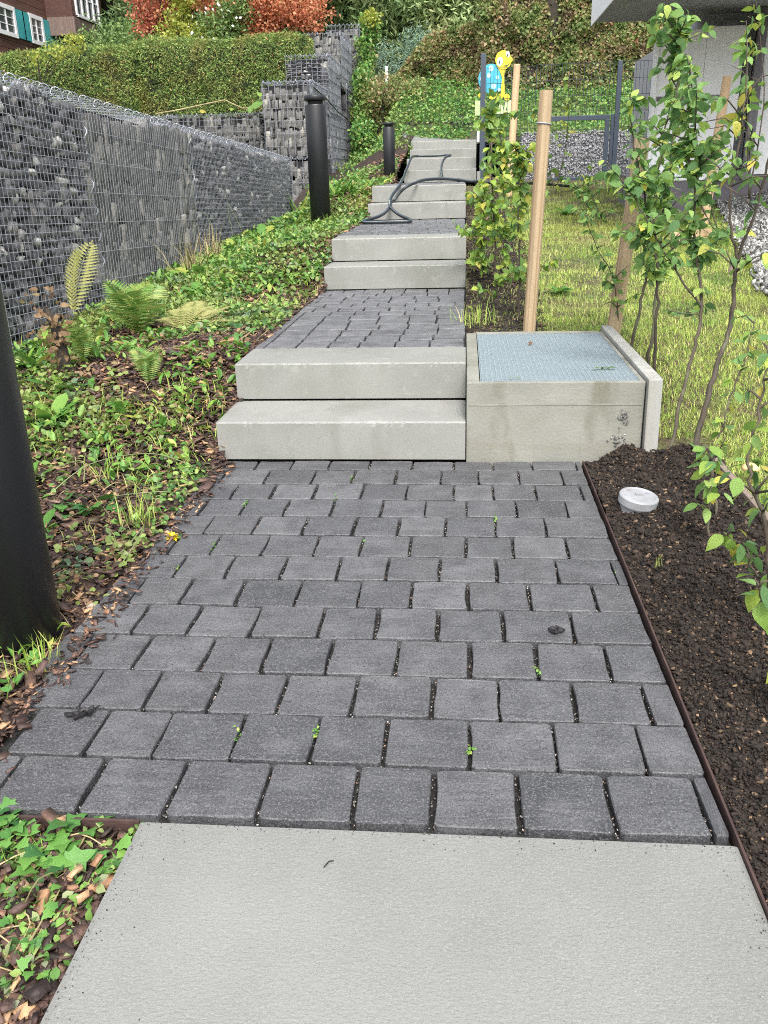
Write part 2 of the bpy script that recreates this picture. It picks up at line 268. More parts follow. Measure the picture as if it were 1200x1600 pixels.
def hulls(n, k, box=(1, 1, 1), seed=0):
    rg = np.random.default_rng(seed); out = []
    for _ in range(n):
        bm = bmesh.new(); P = rg.uniform(-.5, .5, (k, 3)); P /= np.maximum(np.abs(P).max(1, keepdims=True)*1.25, .45)/.5*1.0
        for p in P*np.array(box): bm.verts.new(p)
        r = bmesh.ops.convex_hull(bm, input=bm.verts)
        bmesh.ops.delete(bm, geom=[v for v in bm.verts if not v.link_faces], context='VERTS')
        bm.verts.index_update(); V = np.array([v.co[:] for v in bm.verts]); F = np.array([[v.index for v in f.verts] for f in bm.faces]); bm.free(); out.append((V, F))
    return out
def rotm(rx, ry, rz):
    cx, sx, cy, sy, cz, sz = np.cos(rx), np.sin(rx), np.cos(ry), np.sin(ry), np.cos(rz), np.sin(rz); Z = np.zeros_like(cx); O = Z+1
    A = np.stack([np.stack([O, Z, Z], -1), np.stack([Z, cx, -sx], -1), np.stack([Z, sx, cx], -1)], -2)
    B = np.stack([np.stack([cy, Z, sy], -1), np.stack([Z, O, Z], -1), np.stack([-sy, Z, cy], -1)], -2)
    D = np.stack([np.stack([cz, -sz, Z], -1), np.stack([sz, cz, Z], -1), np.stack([Z, Z, O], -1)], -2)
    return D @ B @ A
def tile(tmpl, P, Rm, Sc):
    V, F = tmpl; V = np.asarray(V, float); n = len(P); Sc = np.asarray(Sc, float)
    if Sc.ndim == 1: Sc = np.repeat(Sc[:, None], 3, 1)
    X = np.einsum('nij,nkj->nki', Rm, V[None]*Sc[:, None, :])+np.asarray(P)[:, None, :]
    return X.reshape(-1, 3), (np.asarray(F)[None]+(np.arange(n)*len(V))[:, None, None]).reshape(-1, np.asarray(F).shape[1])
def tile_many(tmpls, P, Rm, Sc):
    idx = R.integers(0, len(tmpls), len(P)); Vs, Fs, b = [], [], 0
    for i, t in enumerate(tmpls):
        k = idx == i
        if not k.any(): continue
        v, f = tile(t, P[k], Rm[k], Sc[k]); Vs.append(v); Fs.append(f+b); b += len(v)
    return np.vstack(Vs), np.vstack(Fs)
DIA = (np.array([[0,0,0],[.34,.42,.1],[0,1,-.05],[-.34,.42,.1]]), np.array([[0,1,2],[0,2,3]]))
NEEDLE = (np.array([[0,0,0],[.13,.45,.03],[0,1,-.08],[-.13,.45,.03]]), np.array([[0,1,2],[0,2,3]]))
OVALP = 0
OVAL = (np.array([[0,0,0],[.3,.25,.09],[.32,.6,.07],[0,1,-.12],[-.32,.6,.07],[-.3,.25,.09],[0,.5,0]]), np.array([[0,1,6],[1,2,6],[2,3,6],[3,4,6],[4,5,6],[5,0,6]]))
def cloud(P, size, tmpl=DIA, flat=None):
    n = len(P)
    if flat is None: Rm = rotm(R.uniform(-math.pi, math.pi, n), R.uniform(-1.2, 1.2, n), R.uniform(-math.pi, math.pi, n))
    else: Rm = rotm(R.normal(.25, flat, n), R.normal(0, flat, n), R.uniform(-math.pi, math.pi, n))
    return tile(tmpl, P, Rm, size)
def grid(name, xs, ys, zf, m, kind='structure', skip=None, parent=None):
    X, Y = np.meshgrid(xs, ys); Z = zf(X, Y); V = np.stack([X, Y, Z], -1).reshape(-1, 3); nx = len(xs)
    i, j = np.meshgrid(np.arange(nx-1), np.arange(len(ys)-1)); a = (j*nx+i).ravel(); F = np.stack([a, a+1, a+nx+1, a+nx], -1)
    if skip is not None:
        cx = (X[:-1, :-1]+X[1:, 1:]).ravel()/2; cy = (Y[:-1, :-1]+Y[1:, 1:]).ravel()/2; F = F[~skip(cx, cy)]
    o = link(name, npmesh(name, V, F), m, parent); smooth(o)
    if parent is None: props(o, kind=kind)
    return o

# ================================================================ SETTING
def ns(x, y, a=.018, s=9): return a*fbm(x, y, s, 3)
X0, X1 = -1.038, .009
Y1, TR, RZ = 3.471, .375, .17
grid('flower_bed', np.linspace(-2.78, -.56, 75), np.concatenate([np.linspace(.2, 5, 150), np.linspace(5.04, 19, 180)]),
     lambda x, y: bed_z(x, y)-.012+ns(x, y, .03, 7)+.012*sm((y-1.2)/.1)*0, M['mulchbase'], skip=lambda x, y: (x > -1.0) & (y > 1.262))
def soil_z(x, y): return .012+.035*sm((x-.5)/.4)*sm((y-.5)/2)+.05*np.exp(-(((x-.60)/.13)**2+((y-2.93)/.12)**2))+.06*np.exp(-(((x-.66)/.08)**2+((y-3.44)/.07)**2))+.05*np.exp(-(((x-.88)/.12)**2+((y-3.4)/.1)**2))-.02
grid('soil_bed', np.linspace(.494, 1.02, 60), np.linspace(.2, 3.474, 330), lambda x, y: soil_z(x, y)+.022*fbm(x, y, 22, 3)+.012*fbm(x, y, 60, 2), M['soil'])
def lawn_full(x, y): return lawn_z(x, y)+ns(x, y, .03, 4)
grid('lawn', np.concatenate([np.linspace(.012, 3.6, 90), np.linspace(3.7, 9, 12)]), np.concatenate([np.linspace(.8, 6, 110), np.linspace(6.06, 18, 110)]), lambda x, y: np.where(y < 3.5, lawn_z(x, y)-.01, lawn_full(x, y)), M['lawnsoil'],
     skip=lambda x, y: ((x < 1.0) & (y < 3.41)) | ((x < .77) & (y < 4.70)) | ((x < .3) & (y > 12.9)))
def hill_z(x, y):
    right = np.interp(y, [17.4, 18.5, 19.5, 21.5, 30, 45, 90], [1.66, 1.84, 2.15, 2.95, 3.3, 6, 14])
    left = np.interp(y, [17.0, 20, 24, 34, 50, 90], [2.2, 2.4, 3.2, 4.4, 6, 14])
    low = np.interp(y, [17.3, 20, 21.5, 23, 30], [1.12, 1.25, 1.8, 2.7, 3.2])
    right = lerp(right, low, sm((-1.35-x)/.8))-.12*((x > -1.2) & (x < .26) & (y < 19.25))
    return lerp(right, left, sm((-3.0-x)/.5))+.25*fbm(x, y, .5, 2)*sm((y-18)/4)
grid('hillside', np.linspace(-30, 22, 140), np.concatenate([np.linspace(17.3, 26, 60), np.linspace(26.5, 90, 40)]), hill_z, M['hill'])
grid('ground', np.linspace(-160, 160, 60), np.linspace(-60, 260, 60), lambda x, y: np.where(y < 20, -.6, -.6+(y-20)*.16)+0*x, M['hill'])

# bottom landing slab and block steps -------------------------------------------------
def block(a, b, m):
    # concrete block whose long edges are a little chipped and uneven
    bm = bmesh.new(); c = .007; n = 90; rings = []
    prof = [(a[1], a[2]), (a[1], b[2]-.022), (a[1]-.0, b[2]-c), (a[1]+c*.35, b[2]-c*.3), (a[1]+c, b[2]), (a[1]+.022, b[2]), (b[1]-c, b[2]), (b[1], b[2]-c), (b[1], a[2])]
    chip = [0.0]*(n+1)
    for _ in range(8):
        k = random.randint(0, n); chip[k] = random.uniform(.001, .0045)
    for i in range(n+1):
        x = lerp(a[0], b[0], i/n); e = .6 if i in (0, n) else 0; row = []
        for j_, (y, z) in enumerate(prof):
            dy = dz = 0
            if j_ in (2, 3, 4): dy = random.gauss(0, .0004)+chip[i]*(.8 if j_ < 4 else 1.2); dz = (random.gauss(0, .0004) if j_ < 4 else 0)-chip[i]*(.6 if j_ < 4 else 0)
            if e and j_ in (3, 4, 5, 6): dz -= .003
            row.append(bm.verts.new((x, y+dy, z+dz)))
        rings.append(row)
    for r0_, r1_ in zip(rings, rings[1:]):
        for j_ in range(8): bm.faces.new((r0_[j_], r1_[j_], r1_[j_+1], r0_[j_+1]))
        bm.faces.new((r0_[8], r1_[8], r1_[0], r0_[0]))
    bm.faces.new(rings[0]); bm.faces.new(rings[-1][::-1]); bmesh.ops.recalc_face_normals(bm, faces=bm.faces)
    me = bpy.data.meshes.new('concrete_step'); bm.to_mesh(me); bm.free(); return link('concrete_step', me, m)
o = block((-.598, .33, -.17), (.4875, 1.268, 0), M['slab'])
props(o, 'broad pale brushed concrete slab in the foreground, below the large paved landing', 'step', 'concrete steps of the garden path')
def step(xa, xb, y, z, d, label):
    o = block((xa, y, z-RZ+.007), (xb, y+d, z), M['conc'])
    props(o, label, 'step', 'concrete steps of the garden path'); return o
step(X0, X1, Y1, RZ, TR+.0, 'lowest grey concrete block step, rising directly from the large paved landing')
step(X0+.001, X1+.0, Y1+TR+.002, 2*RZ, TR, 'second concrete block step, level with the steel grating beside it')
step(X0+.01, X1, 6.533, 3*RZ, TR, 'third concrete block step, rising behind the second paved landing')
step(X0+.02, X1+.002, 6.91, 4*RZ, TR, 'fourth concrete block step, its top meeting the small paved landing with the hose')
step(X0+.01, X1, 9.753, 5*RZ, TR, 'fifth concrete block step, behind the loop of hose')
step(X0+.02, X1, 10.13, 6*RZ, TR, 'sixth concrete block step, with the hose crossing over its edge')
step(-.86, .155, 13.2, 1.19, 1.1, 'seventh concrete step, lowest of the four far steps with two hose strands')
step(-.89, .165, 14.302, 1.36, 1.7, 'eighth concrete step, where the hose bends over its top edge')
step(-.94, .185, 16.004, 1.53, 1.2, 'ninth concrete step, second from the top of the path')
step(-.99, .2, 17.206, 1.70, .4, 'topmost concrete step, narrow end of the path near the sign')
# ramp on top
o = MB(); v = [o.bm.verts.new(p) for p in [(-.99,17.61,1.695),(.2,17.61,1.695),(.25,19.2,1.80),(-1.38,19.2,1.95),(-.99,17.61,1.5),(.2,17.61,1.5),(.25,19.2,1.5),(-1.38,19.2,1.5)]]
for f in ((0,1,2,3),(4,7,6,5),(0,4,5,1),(1,5,6,2),(2,6,7,3),(3,7,4,0)): o.bm.faces.new([v[i] for i in f])
props(o.out('path', M['slab']), kind='structure')
props(MB().box((.165, 13.2, .9), (.215, 17.6, 1.15), .004).out('path_kerb', M['conc']), kind='structure')

# pavers ------------------------------------------------------------------------------
PW = [.15, .16, .17, .18]; PD = .173
def paver_mesh(w, d, mat_='paver'):
    bm = bmesh.new(); hx, hy = w/2-.0045, d/2-.0054; j = lambda a: random.uniform(-a, a)
    c = .005; base = []
    for (sx, sy, ex, ey) in ((-1,-1,1,-1),(1,-1,1,1),(1,1,-1,1),(-1,1,-1,-1)):
        for t in (.04, .35, .66, .96):
            x = lerp(sx, ex, t)*hx; y = lerp(sy, ey, t)*hy
            base.append((x+j(.0022), y+j(.0015)))
    n = len(base); rings = []
    for z, ins, jz in ((-.055, 0, 0), (-.0028, 0, .0014), (-.0001, .0018, .0010)):
        rings.append([bm.verts.new((x*(1-ins/hx), y*(1-ins/hy), z+j(jz))) for x, y in base])
    for a, b in zip(rings, rings[1:]):
        for k in range(n): bm.faces.new((a[k], a[(k+1) % n], b[(k+1) % n], b[k]))
    bm.faces.new(rings[-1]); me = bpy.data.meshes.new('paver'); bm.to_mesh(me); bm.free(); me.materials.append(M[mat_])
    return me
PMW = {w: [paver_mesh(w, PD) for _ in range(4)] for w in PW}; PM_SHEEN = {w: [paver_mesh(w, PD, 'paver_sheen') for _ in range(4)] for w in PW}
def paving(rows, yb, z, xa, xb, y0, y1):
    PM = PMW if z == 0 else PM_SHEEN
    root = MB().box((xa, y0, z-.25), (xb, y1, z-.024)).out('paving', M['joint']); props(root, kind='structure')
    for r, xs in enumerate(rows):
        ya, yc = yb[r], yb[r+1]
        for a, b in zip(xs, xs[1:]):
            w = b-a
            if w < .022: continue
            nw = min(PW, key=lambda q: abs(q-w)); me = random.choice(PM[nw])
            p = link('paver', me, None, root, loc=((a+b)/2, (ya+yc)/2, z+random.uniform(-.0025, .002)))
            flip = random.random() < .5
            p.rotation_euler = (random.gauss(0, .004), random.gauss(0, .004), random.gauss(0, .006)+(math.pi if flip else 0))
            p.scale = ((w-.0065)/(nw-.009)*1.0 if abs(w-nw) > .008 else 1, (yc-ya)/PD, 1)
    return root
ROWS = [[-1.17,-1.065,-.92,-.734,-.562,-.383,-.205,-.054,.111,.283,.452,.482],
[-.965,-.793,-.647,-.481,-.31,-.161,.02,.195,.372,.482],
[-1.015,-.875,-.728,-.577,-.415,-.248,-.064,.085,.252,.417,.482],
[-1.05,-.974,-.814,-.642,-.491,-.329,-.161,.02,.184,.356,.48],
[-1.04,-.88,-.73,-.557,-.379,-.226,-.064,.108,.291,.48],
[-1.04,-.953,-.804,-.644,-.471,-.294,-.147,.017,.189,.372,.48],
[-1.02,-.88,-.719,-.55,-.376,-.228,-.068,.102,.285,.45,.482],
[-1.02,-.951,-.811,-.644,-.475,-.328,-.167,.011,.162,.331,.482],
[-1.03,-.88,-.715,-.542,-.368,-.216,-.058,.111,.278,.48],
[-1.035,-.951,-.8,-.642,-.47,-.29,-.133,.014,.19,.368,.48],
[-1.035,-.879,-.725,-.563,-.379,-.211,-.034,.115,.27,.441,.48],
[-1.035,-.971,-.787,-.597,-.437,-.265,-.084,.06,.22,.387,.48],
[-1.035,-.861,-.714,-.553,-.387,-.206,-.04,.124,.28,.458,.482]]
YB = [1.281,1.453,1.622,1.792,1.967,2.141,2.314,2.488,2.66,2.832,3.006,3.18,3.354,3.468]
paving(ROWS, YB, 0, -1.0, .486, 1.272, 3.474)
def rand_rows(n):
    out = []
    for _ in range(n):
        xs = [X0+.003]; x = X0+random.choice([.05, .09, .13, .16])
        while x < X1-.05: xs.append(x); x += random.choice(PW)
        xs.append(X1-.004); out.append(xs)
    return out
def auto(z, ya, yb_):
    n = round((yb_-ya)/PD); paving(rand_rows(n), np.linspace(ya, yb_, n+1), z, X0, X1, ya, yb_)
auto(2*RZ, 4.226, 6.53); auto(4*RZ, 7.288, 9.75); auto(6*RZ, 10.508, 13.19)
# grit pebbles in the open joints (countless)
HP = hulls(6, 9, seed=3)
P = []
for r, xs in enumerate(ROWS):
    for x in xs[1:-1]:
        for _ in range(26): P.append((x+random.gauss(0, .0032), random.uniform(YB[r], YB[r+1]), -.014+random.uniform(-.004, .005)))
    for _ in range(60): P.append((random.uniform(-1.03, .48), YB[r+1]+random.gauss(0, .0025), -.015))
P = np.array(P); s = R.uniform(.0022, .0062, len(P))
v, f = tile_many(HP, P, rotm(*R.uniform(-3, 3, (3, len(P)))), np.stack([s*1.3, s, s*.8], -1))
props(link('joint_gravel', npmesh('joint_gravel', v, f), M['peb']), kind='stuff')
P = [];
for r, xs in enumerate(ROWS):
    for x in xs[1:-1]:
        if random.random() < .13:
            c = random.uniform(YB[r], YB[r+1])
            for _ in range(random.randint(4, 14)): P.append((x+random.gauss(0, .004), c+random.gauss(0, .014), .001+random.random()*.006))
P = np.array(P); v, f = cloud(P, R.uniform(.005, .010, len(P)), OVAL, .5)
props(link('joint_moss', npmesh('joint_moss', v, f), M['weed']), kind='stuff')

# soil crumbs washed onto the edges of slab and pavers
n = 520; t_ = R.random(n); x = np.where(t_ < .3, -.597+R.exponential(.02, n), np.where(t_ < .5, .486-R.exponential(.02, n), np.where(t_ < .75, R.uniform(-.6, .48, n), -.98+R.exponential(.05, n)))); y = np.where(t_ < .5, R.uniform(.7, 1.26, n), np.where(t_ < .75, 1.262-R.exponential(.012, n), R.uniform(1.3, 3.4, n)))
s = R.uniform(.001, .0034, n); v, f = tile_many(HP, np.stack([x, y, np.full(n, .0012)], -1), rotm(*R.uniform(-3, 3, (3, n))), s); props(link('edge_dirt', npmesh('ed', v, f), M['crumb']), kind='stuff')
# steel edging --------------------------------------------------------------------------
o = MB().box((.489, .4, -.11), (.4935, 3.46, .006)).out('steel_edging', M['corten']); props(o, 'long thin rusty steel edging strip between pavers and dark soil', 'edging')
o = MB().box((-1.12, 1.266, -.11), (-.603, 1.272, -.004)).out('steel_edging', M['corten']); props(o, 'short rusty steel edging strip left of the foreground slab', 'edging')

# grating pit ----------------------------------------------------------------------------
pit = empty('light_well', (.38, 4.0, 0), 'low concrete light well with steel grating and whitewashed side board, right of the steps', 'light well')
PZ = .33
def prt(mb, name, m, par=pit, **k):
    me = mb.mesh(name); me.transform(Matrix.Translation(-par.location)); return link(name, me, m, par, **k)
b = MB(); b.box((.013, 3.48, -.12), (.722, 3.502, PZ), .004); b.box((.013, 3.5035, -.12), (.065, 4.66, PZ), .004); b.box((.706, 3.5035, -.12), (.722, 4.66, PZ-.002), .003); b.box((.0665, 4.644, -.12), (.7045, 4.70, PZ-.001), .003)
prt(b, 'concrete_box', M['pit'])
b = MB(); b.box((.02, 3.4782, .234), (.715, 3.4796, .240), .0005); prt(b, 'shutter_seam', M['pit'])
hp = hulls(4, 10, seed=21); n = 70; P = np.concatenate([R.normal([.642, 3.477, .185], [.012, .002, .012], (n//2, 3)), R.normal([.628, 3.477, .09], [.016, .002, .014], (n//2, 3))])
s = R.uniform(.004, .012, n); v, f = tile_many(hp, P-np.array(pit.location), rotm(*R.uniform(-3, 3, (3, n))), s); props(link('honeycomb_patch', npmesh('h', v, f), M['rock'], pit), kind='stuff')
b = MB(); b.box((.728, 3.445, .0), (.782, 4.76, .347), .006, .002); prt(b, 'side_board', M['board'])
b = MB(); b.box((.733, 3.437, -.1), (.777, 3.50, .055), .008, .006); prt(b, 'board_foot', M['pit'])
b = MB(); b.box((.712, 3.53, PZ+.001), (.7265, 3.535, PZ+.02)); 
b = MB(); b.box((.070, 3.506, PZ-.045), (.702, 4.64, PZ-.04)); prt(b, 'liner_sheet', M['fleece'])
b = MB()
for i in range(32): x = .077+i*.02; b.box((x-.0016, 3.508, PZ-.028), (x+.0016, 4.638, PZ-.002))
for i in range(56): y = 3.518+i*.02; b.box((.0725, y-.0016, PZ-.014), (.70, y+.0016, PZ-.0015))
b.box((.0685, 3.505, PZ-.03), (.0715, 4.641, PZ-.001)); b.box((.7005, 3.505, PZ-.03), (.7035, 4.641, PZ-.001))
prt(b, 'grating', M['grate'])
def leafmesh(name, kind, mat_, n=1):
    out = []
    for q in range(n):
        a = random.uniform(.8, 1.2); fold = random.uniform(.08, .2); droop = random.uniform(.05, .3)
        if kind == 'ovate': prof = [(0, .0), (.1, .14), (.25, .27), (.45, .31), (.65, .26), (.85, .12), (1, 0)]; droop = random.uniform(.1, .55)
        elif kind == 'lobed': prof = [(0,.05),(.05,.3),(.12,.5),(.22,.36),(.34,.34),(.5,.42),(.6,.2),(.8,.13),(1,0)]
        elif kind == 'tooth': prof = [(0,.01),(.12,.04),(.2,.10),(.24,.05),(.36,.15),(.4,.07),(.52,.19),(.57,.1),(.7,.24),(.76,.14),(.88,.18),(1,0)]
        elif kind == 'strap': prof = [(0,.03),(.3,.04),(.7,.035),(1,0)]
        else: prof = [(0,.02),(.15,.06),(.5,.13),(.8,.12),(1,0)]
        V = []; F = []
        for t, w in prof:
            z = -droop*t*t*(1.2 if kind != 'strap' else 2.2); w *= a
            V += [(-w, t, z+fold*w+random.uniform(-.012, .012)), (0, t, z), (w, t, z+fold*w+random.uniform(-.012, .012))]
        for i in range(len(prof)-1):
            b0, b1 = 3*i, 3*i+3; F += [(b0, b0+1, b1+1, b1), (b0+1, b0+2, b1+2, b1+1)]
        me = bpy.data.meshes.new(name); me.from_pydata(V, [], F); me.materials.append(mat_); me.polygons.foreach_set('use_smooth', [True]*len(F)); out.append(me)
    return out
LM = {k: leafmesh(k, kd, M[mm], 5) for k, (kd, mm) in dict(G=('ovate','leafG'), Y=('ovate','leafY'), W=('tooth','weed'), D=('broad','weed'), I=('lobed','ivy'), dead=('ovate','dead'), S=('strap','weed'), ylw=('ovate','leafY')).items()}
def one_leaf(key, loc, size, label, rot=None, cat='leaf', name='fallen_leaf'):
    o = link(name, random.choice(LM[key]), None, None, loc, rot or (random.uniform(-.3, .3), random.uniform(-.3, .3), random.uniform(0, 6)), (size,)*3); return props(o, label, cat)
one_leaf('dead', (.33, 4.32, PZ+.012), .035, 'small brown dry leaf lying far back on the steel grating')
r = empty('fallen_twig', (.60, 3.70, PZ+.004), 'green leafy sprig lying on the right front corner of the grating', 'twig')
for k in range(5): link('leaf', LM['G'][k % 5], None, r, loc=(k*.012-.03, (k % 2)*.008, .006), rot=(.1, .2, 1.2-k*.5), scale=(.035,)*3)
r = empty('fallen_twig', (.205, 3.535, PZ+.004), 'tiny green leaf pair lying on the left front edge of the grating', 'twig')
for k in range(2): link('leaf', LM['Y'][k], None, r, loc=(k*.008, 0, .004), rot=(.1, .1, 1.5-k*2.6), scale=(.024,)*3)

# drain cap -------------------------------------------------------------------------------
cap = empty('drain_pipe', (.600, 2.875, .028), 'short grey plastic drain pipe with round lid standing in the dark soil', 'pipe'); cap.rotation_euler = (.10, .13, 0)
MB().lathe([(.058, -.12), (.058, .02)], n=32).out('pipe_body', M['pipe'], cap)
MB().lathe([(.066, .012), (.0675, .016), (.0675, .040), (.064, .044), (.058, .046), (.052, .043), (.0, .043)][:-1]+[(.01, .043)], n=40).out('lid', M['pipe'], cap)
MB().obox((0, 0, .046), (Vector((1,0,0)), Vector((0,1,0)), Vector((0,0,1))), (.014, .004, .004)).out('lid_grip', M['pipe'], cap)
MB().lathe([(.006, .0), (.005, .006)], (.03, .02, .043), 10).out('lid_knob', M['pipe'], cap)
# timber edging boards
b = MB(); b.box((.978, 2.05, -.05), (1.0, 3.36, .052), .003, .004); props(b.out('timber_edging', M['greywood']), 'weathered grey timber board edging the soil bed at the right', 'edging board')
b = MB(); b.lathe([(.011,-.03),(.013,.03),(.034,.038),(.03,.05),(.014,.058)], (1.045, 3.11, .05), 14); props(b.out('mushroom', M['mush'], sm_=True), 'small tan flat-capped mushroom in the grass behind the grey timber board', 'mushroom')

# ================================================================ GABIONS
RV = hulls(7, 13, seed=5); SV = hulls(5, 16, seed=8)
def meshes_of(hv, m, name='stone'):
    out = []
    for v, f in hv:
        me = npmesh(name, v, f); me.materials.append(m); out.append(me)
    return out
def slabs(n):
    out = []
    for _ in range(n):
        b = MB(); b.box((-.5, -.5, -.5), (.5, .5, .5), .05, .07, 1); bm = b.bm; bmesh.ops.triangulate(bm, faces=bm.faces); bm.verts.index_update()
        out.append((np.array([v.co[:] for v in bm.verts]), np.array([[v.index for v in f.verts] for f in bm.faces]))); bm.free()
    return out
BV = slabs(6)
RM = meshes_of(RV, M['rock']); SM = meshes_of(SV, M['shale']); BM = meshes_of(BV, M['shale'])
def wires(lines, r=.0022):
    V, F = [], []; b = 0
    for p, q in lines:
        p = np.array(p, float); q = np.array(q, float); d = q-p; d /= np.linalg.norm(d)
        u = np.cross(d, [0.3, .2, .93]); u /= np.linalg.norm(u); w = np.cross(d, u)
        for c in (p, q):
            for k in range(3): V.append(c+r*(math.cos(2.094*k)*u+math.sin(2.094*k)*w))
        for k in range(3): F.append((b+k, b+(k+1) % 3, b+3+(k+1) % 3, b+3+k))
        b += 6
    return V, F
def spiral(p, q, rad, pitch, r=.003):
    p = Vector(p); q = Vector(q); L = (q-p).length; d = (q-p)/L; u = d.orthogonal().normalized(); w = d.cross(u); n = int(L/pitch*9)
    pts = [p+d*(L*i/n)+rad*(math.cos(2*math.pi*i/9)*u+math.sin(2*math.pi*i/9)*w) for i in range(n+1)]
    mb = MB(); mb.tube(pts, r, 3, False); return mb
def fill_face(root, face, w, h, sw, sh, meshes, limit, depth=.06, vert=0, jitter=.3):
    """stones packed over a face; face(u,v,d) -> world point with u,v along the face, d into it"""
    P = []; v = sh*.45
    while v < h(0) if callable(h) else v < h:
        u = random.uniform(0, sw*.6)
        while u < w:
            hh = h(u) if callable(h) else h
            if v < hh-sh*.35: P.append((u, v+random.uniform(-.25, .25)*sh))
            u += sw*random.uniform(.75, 1.2)
        v += sh*random.uniform(.85, .98)
    return P
def gabion(label, X, Ya, Yb, z0, za, zb, depth=.5, style='small', group='gabion baskets of the long low wall', wh=.05, wv=.05, parts=True):
    """basket whose visible face looks towards +X at x=X, top slopes from za (at Ya) to zb"""
    root = empty('gabion_basket', (X, (Ya+Yb)/2, z0), label, 'gabion', group); L = Yb-Ya
    top = lambda u: lerp(za, zb, u/L)-z0
    loc = root.location
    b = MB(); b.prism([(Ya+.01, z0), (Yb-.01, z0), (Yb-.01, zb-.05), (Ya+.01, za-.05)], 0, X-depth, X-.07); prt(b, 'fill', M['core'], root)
    hv, hm = (RV, RM) if style != 'shale' else (BV, BM)
    sw, sh, pr = (.075, .062, 1) if style == 'small' else (.068, .155, 1)
    P = fill_face(root, None, L, top, sw, sh, hm, 300)
    P = [(u, v) for u, v in P if 0 < v < top(u)-.02]; random.shuffle(P)
    if not parts: big = []
    else: big = sorted(P, key=lambda p: p[0])[:300]
    rest = [p for p in P if p not in set(big)]
    def dims():
        if style == 'shale': return (.1, sw*random.uniform(.6, 1.05), sh*random.uniform(.75, 1.0))
        return (.09*random.uniform(.7, 1.2), sw*random.uniform(.8, 1.5), sh*random.uniform(.8, 1.5))
    for u, v in big:
        o = link('stone', random.choice(hm), None, root, loc=(-.082+random.uniform(-.006, .006) if style == 'shale' else -.055+random.uniform(-.012, .012), Ya+u-loc.y, v), scale=[1.25*q for q in dims()],
                 rot=[random.gauss(0, .05 if style == 'shale' else .7) for _ in range(3)])
    if rest or style == 'small':
        n = len(rest); ex = [(random.uniform(0, L), random.uniform(0, 1)) for _ in range(220 if style == 'small' else 60)]
        PP = [(-.07+random.uniform(-.01, .01), Ya+u-loc.y, v) for u, v in rest]+[(-.085, Ya+u-loc.y, q*(top(u)-.04)) for u, q in ex]
        m_ = len(PP); sc = np.array([[1.25*q for q in dims()] for _ in PP]); a = .12 if style == 'shale' else .9
        vv, ff = tile_many(hv, np.array(PP), rotm(*R.normal(0, a, (3, m_))), sc)
        props(link('stone_fill', npmesh('sf', vv, ff), M['shale' if style == 'shale' else 'rock'], root), kind='stuff')
    ln = []; xw = .0
    y = 0.
    while y <= L+.001: ln.append(((xw, Ya+y-loc.y, 0), (xw, Ya+y-loc.y, top(y)))); y += wv
    k = 0; z = top(0)
    sl_ = (zb-za)/L
    while True:
        zz = top(0)-k*wh
        if zz < -.02: break
        ln.append(((xw+.004, Ya-loc.y, zz), (xw+.004, Yb-loc.y, zz+sl_*L))); k += 1
    for y in np.arange(0, L, .1): ln.append(((0, Ya+y-loc.y, top(y)), (-depth, Ya+y-loc.y, top(y))))
    for d in np.arange(0, depth, .1): ln.append(((-d, Ya-loc.y, top(0)+.003), (-d, Yb-loc.y, top(L)+.003)))
    vv, ff = wires(ln, .0024); link('wire_mesh', npmesh('wm', vv, ff), M['wire'], root)
    spiral((-.01, Ya-loc.y, top(0)), (-.01, Yb-loc.y, top(L)), .027, .085).out('edge_spiral', M['wire'], root)
    spiral((-.012, Ya-loc.y+.005, .0), (-.012, Ya-loc.y+.005, top(0)), .022, .17).out('corner_spiral', M['wire'], root)
    return root
zt = lambda y: 1.665-.0365*(y-6.29)
XW = -2.6
gabion('nearest gabion basket with fine square mesh over small dark stones, behind the black bollard', XW, 3.82, 6.28, .0, zt(3.82), zt(6.28))
gabion('gabion basket with wide mesh over brown stacked shale slabs, second in the long wall', XW, 6.29, 8.74, .1, zt(6.29), zt(8.74), style='shale', wh=.2, wv=.05)
gabion('third gabion basket of the long wall, fine mesh, behind tall dry weeds', XW, 8.75, 11.43, .15, zt(8.75), zt(11.43), parts=False)
gabion('last gabion basket of the long wall, at its far end beside the iris clump', XW, 11.44, 13.87, .25, zt(11.44), zt(13.87), parts=False)

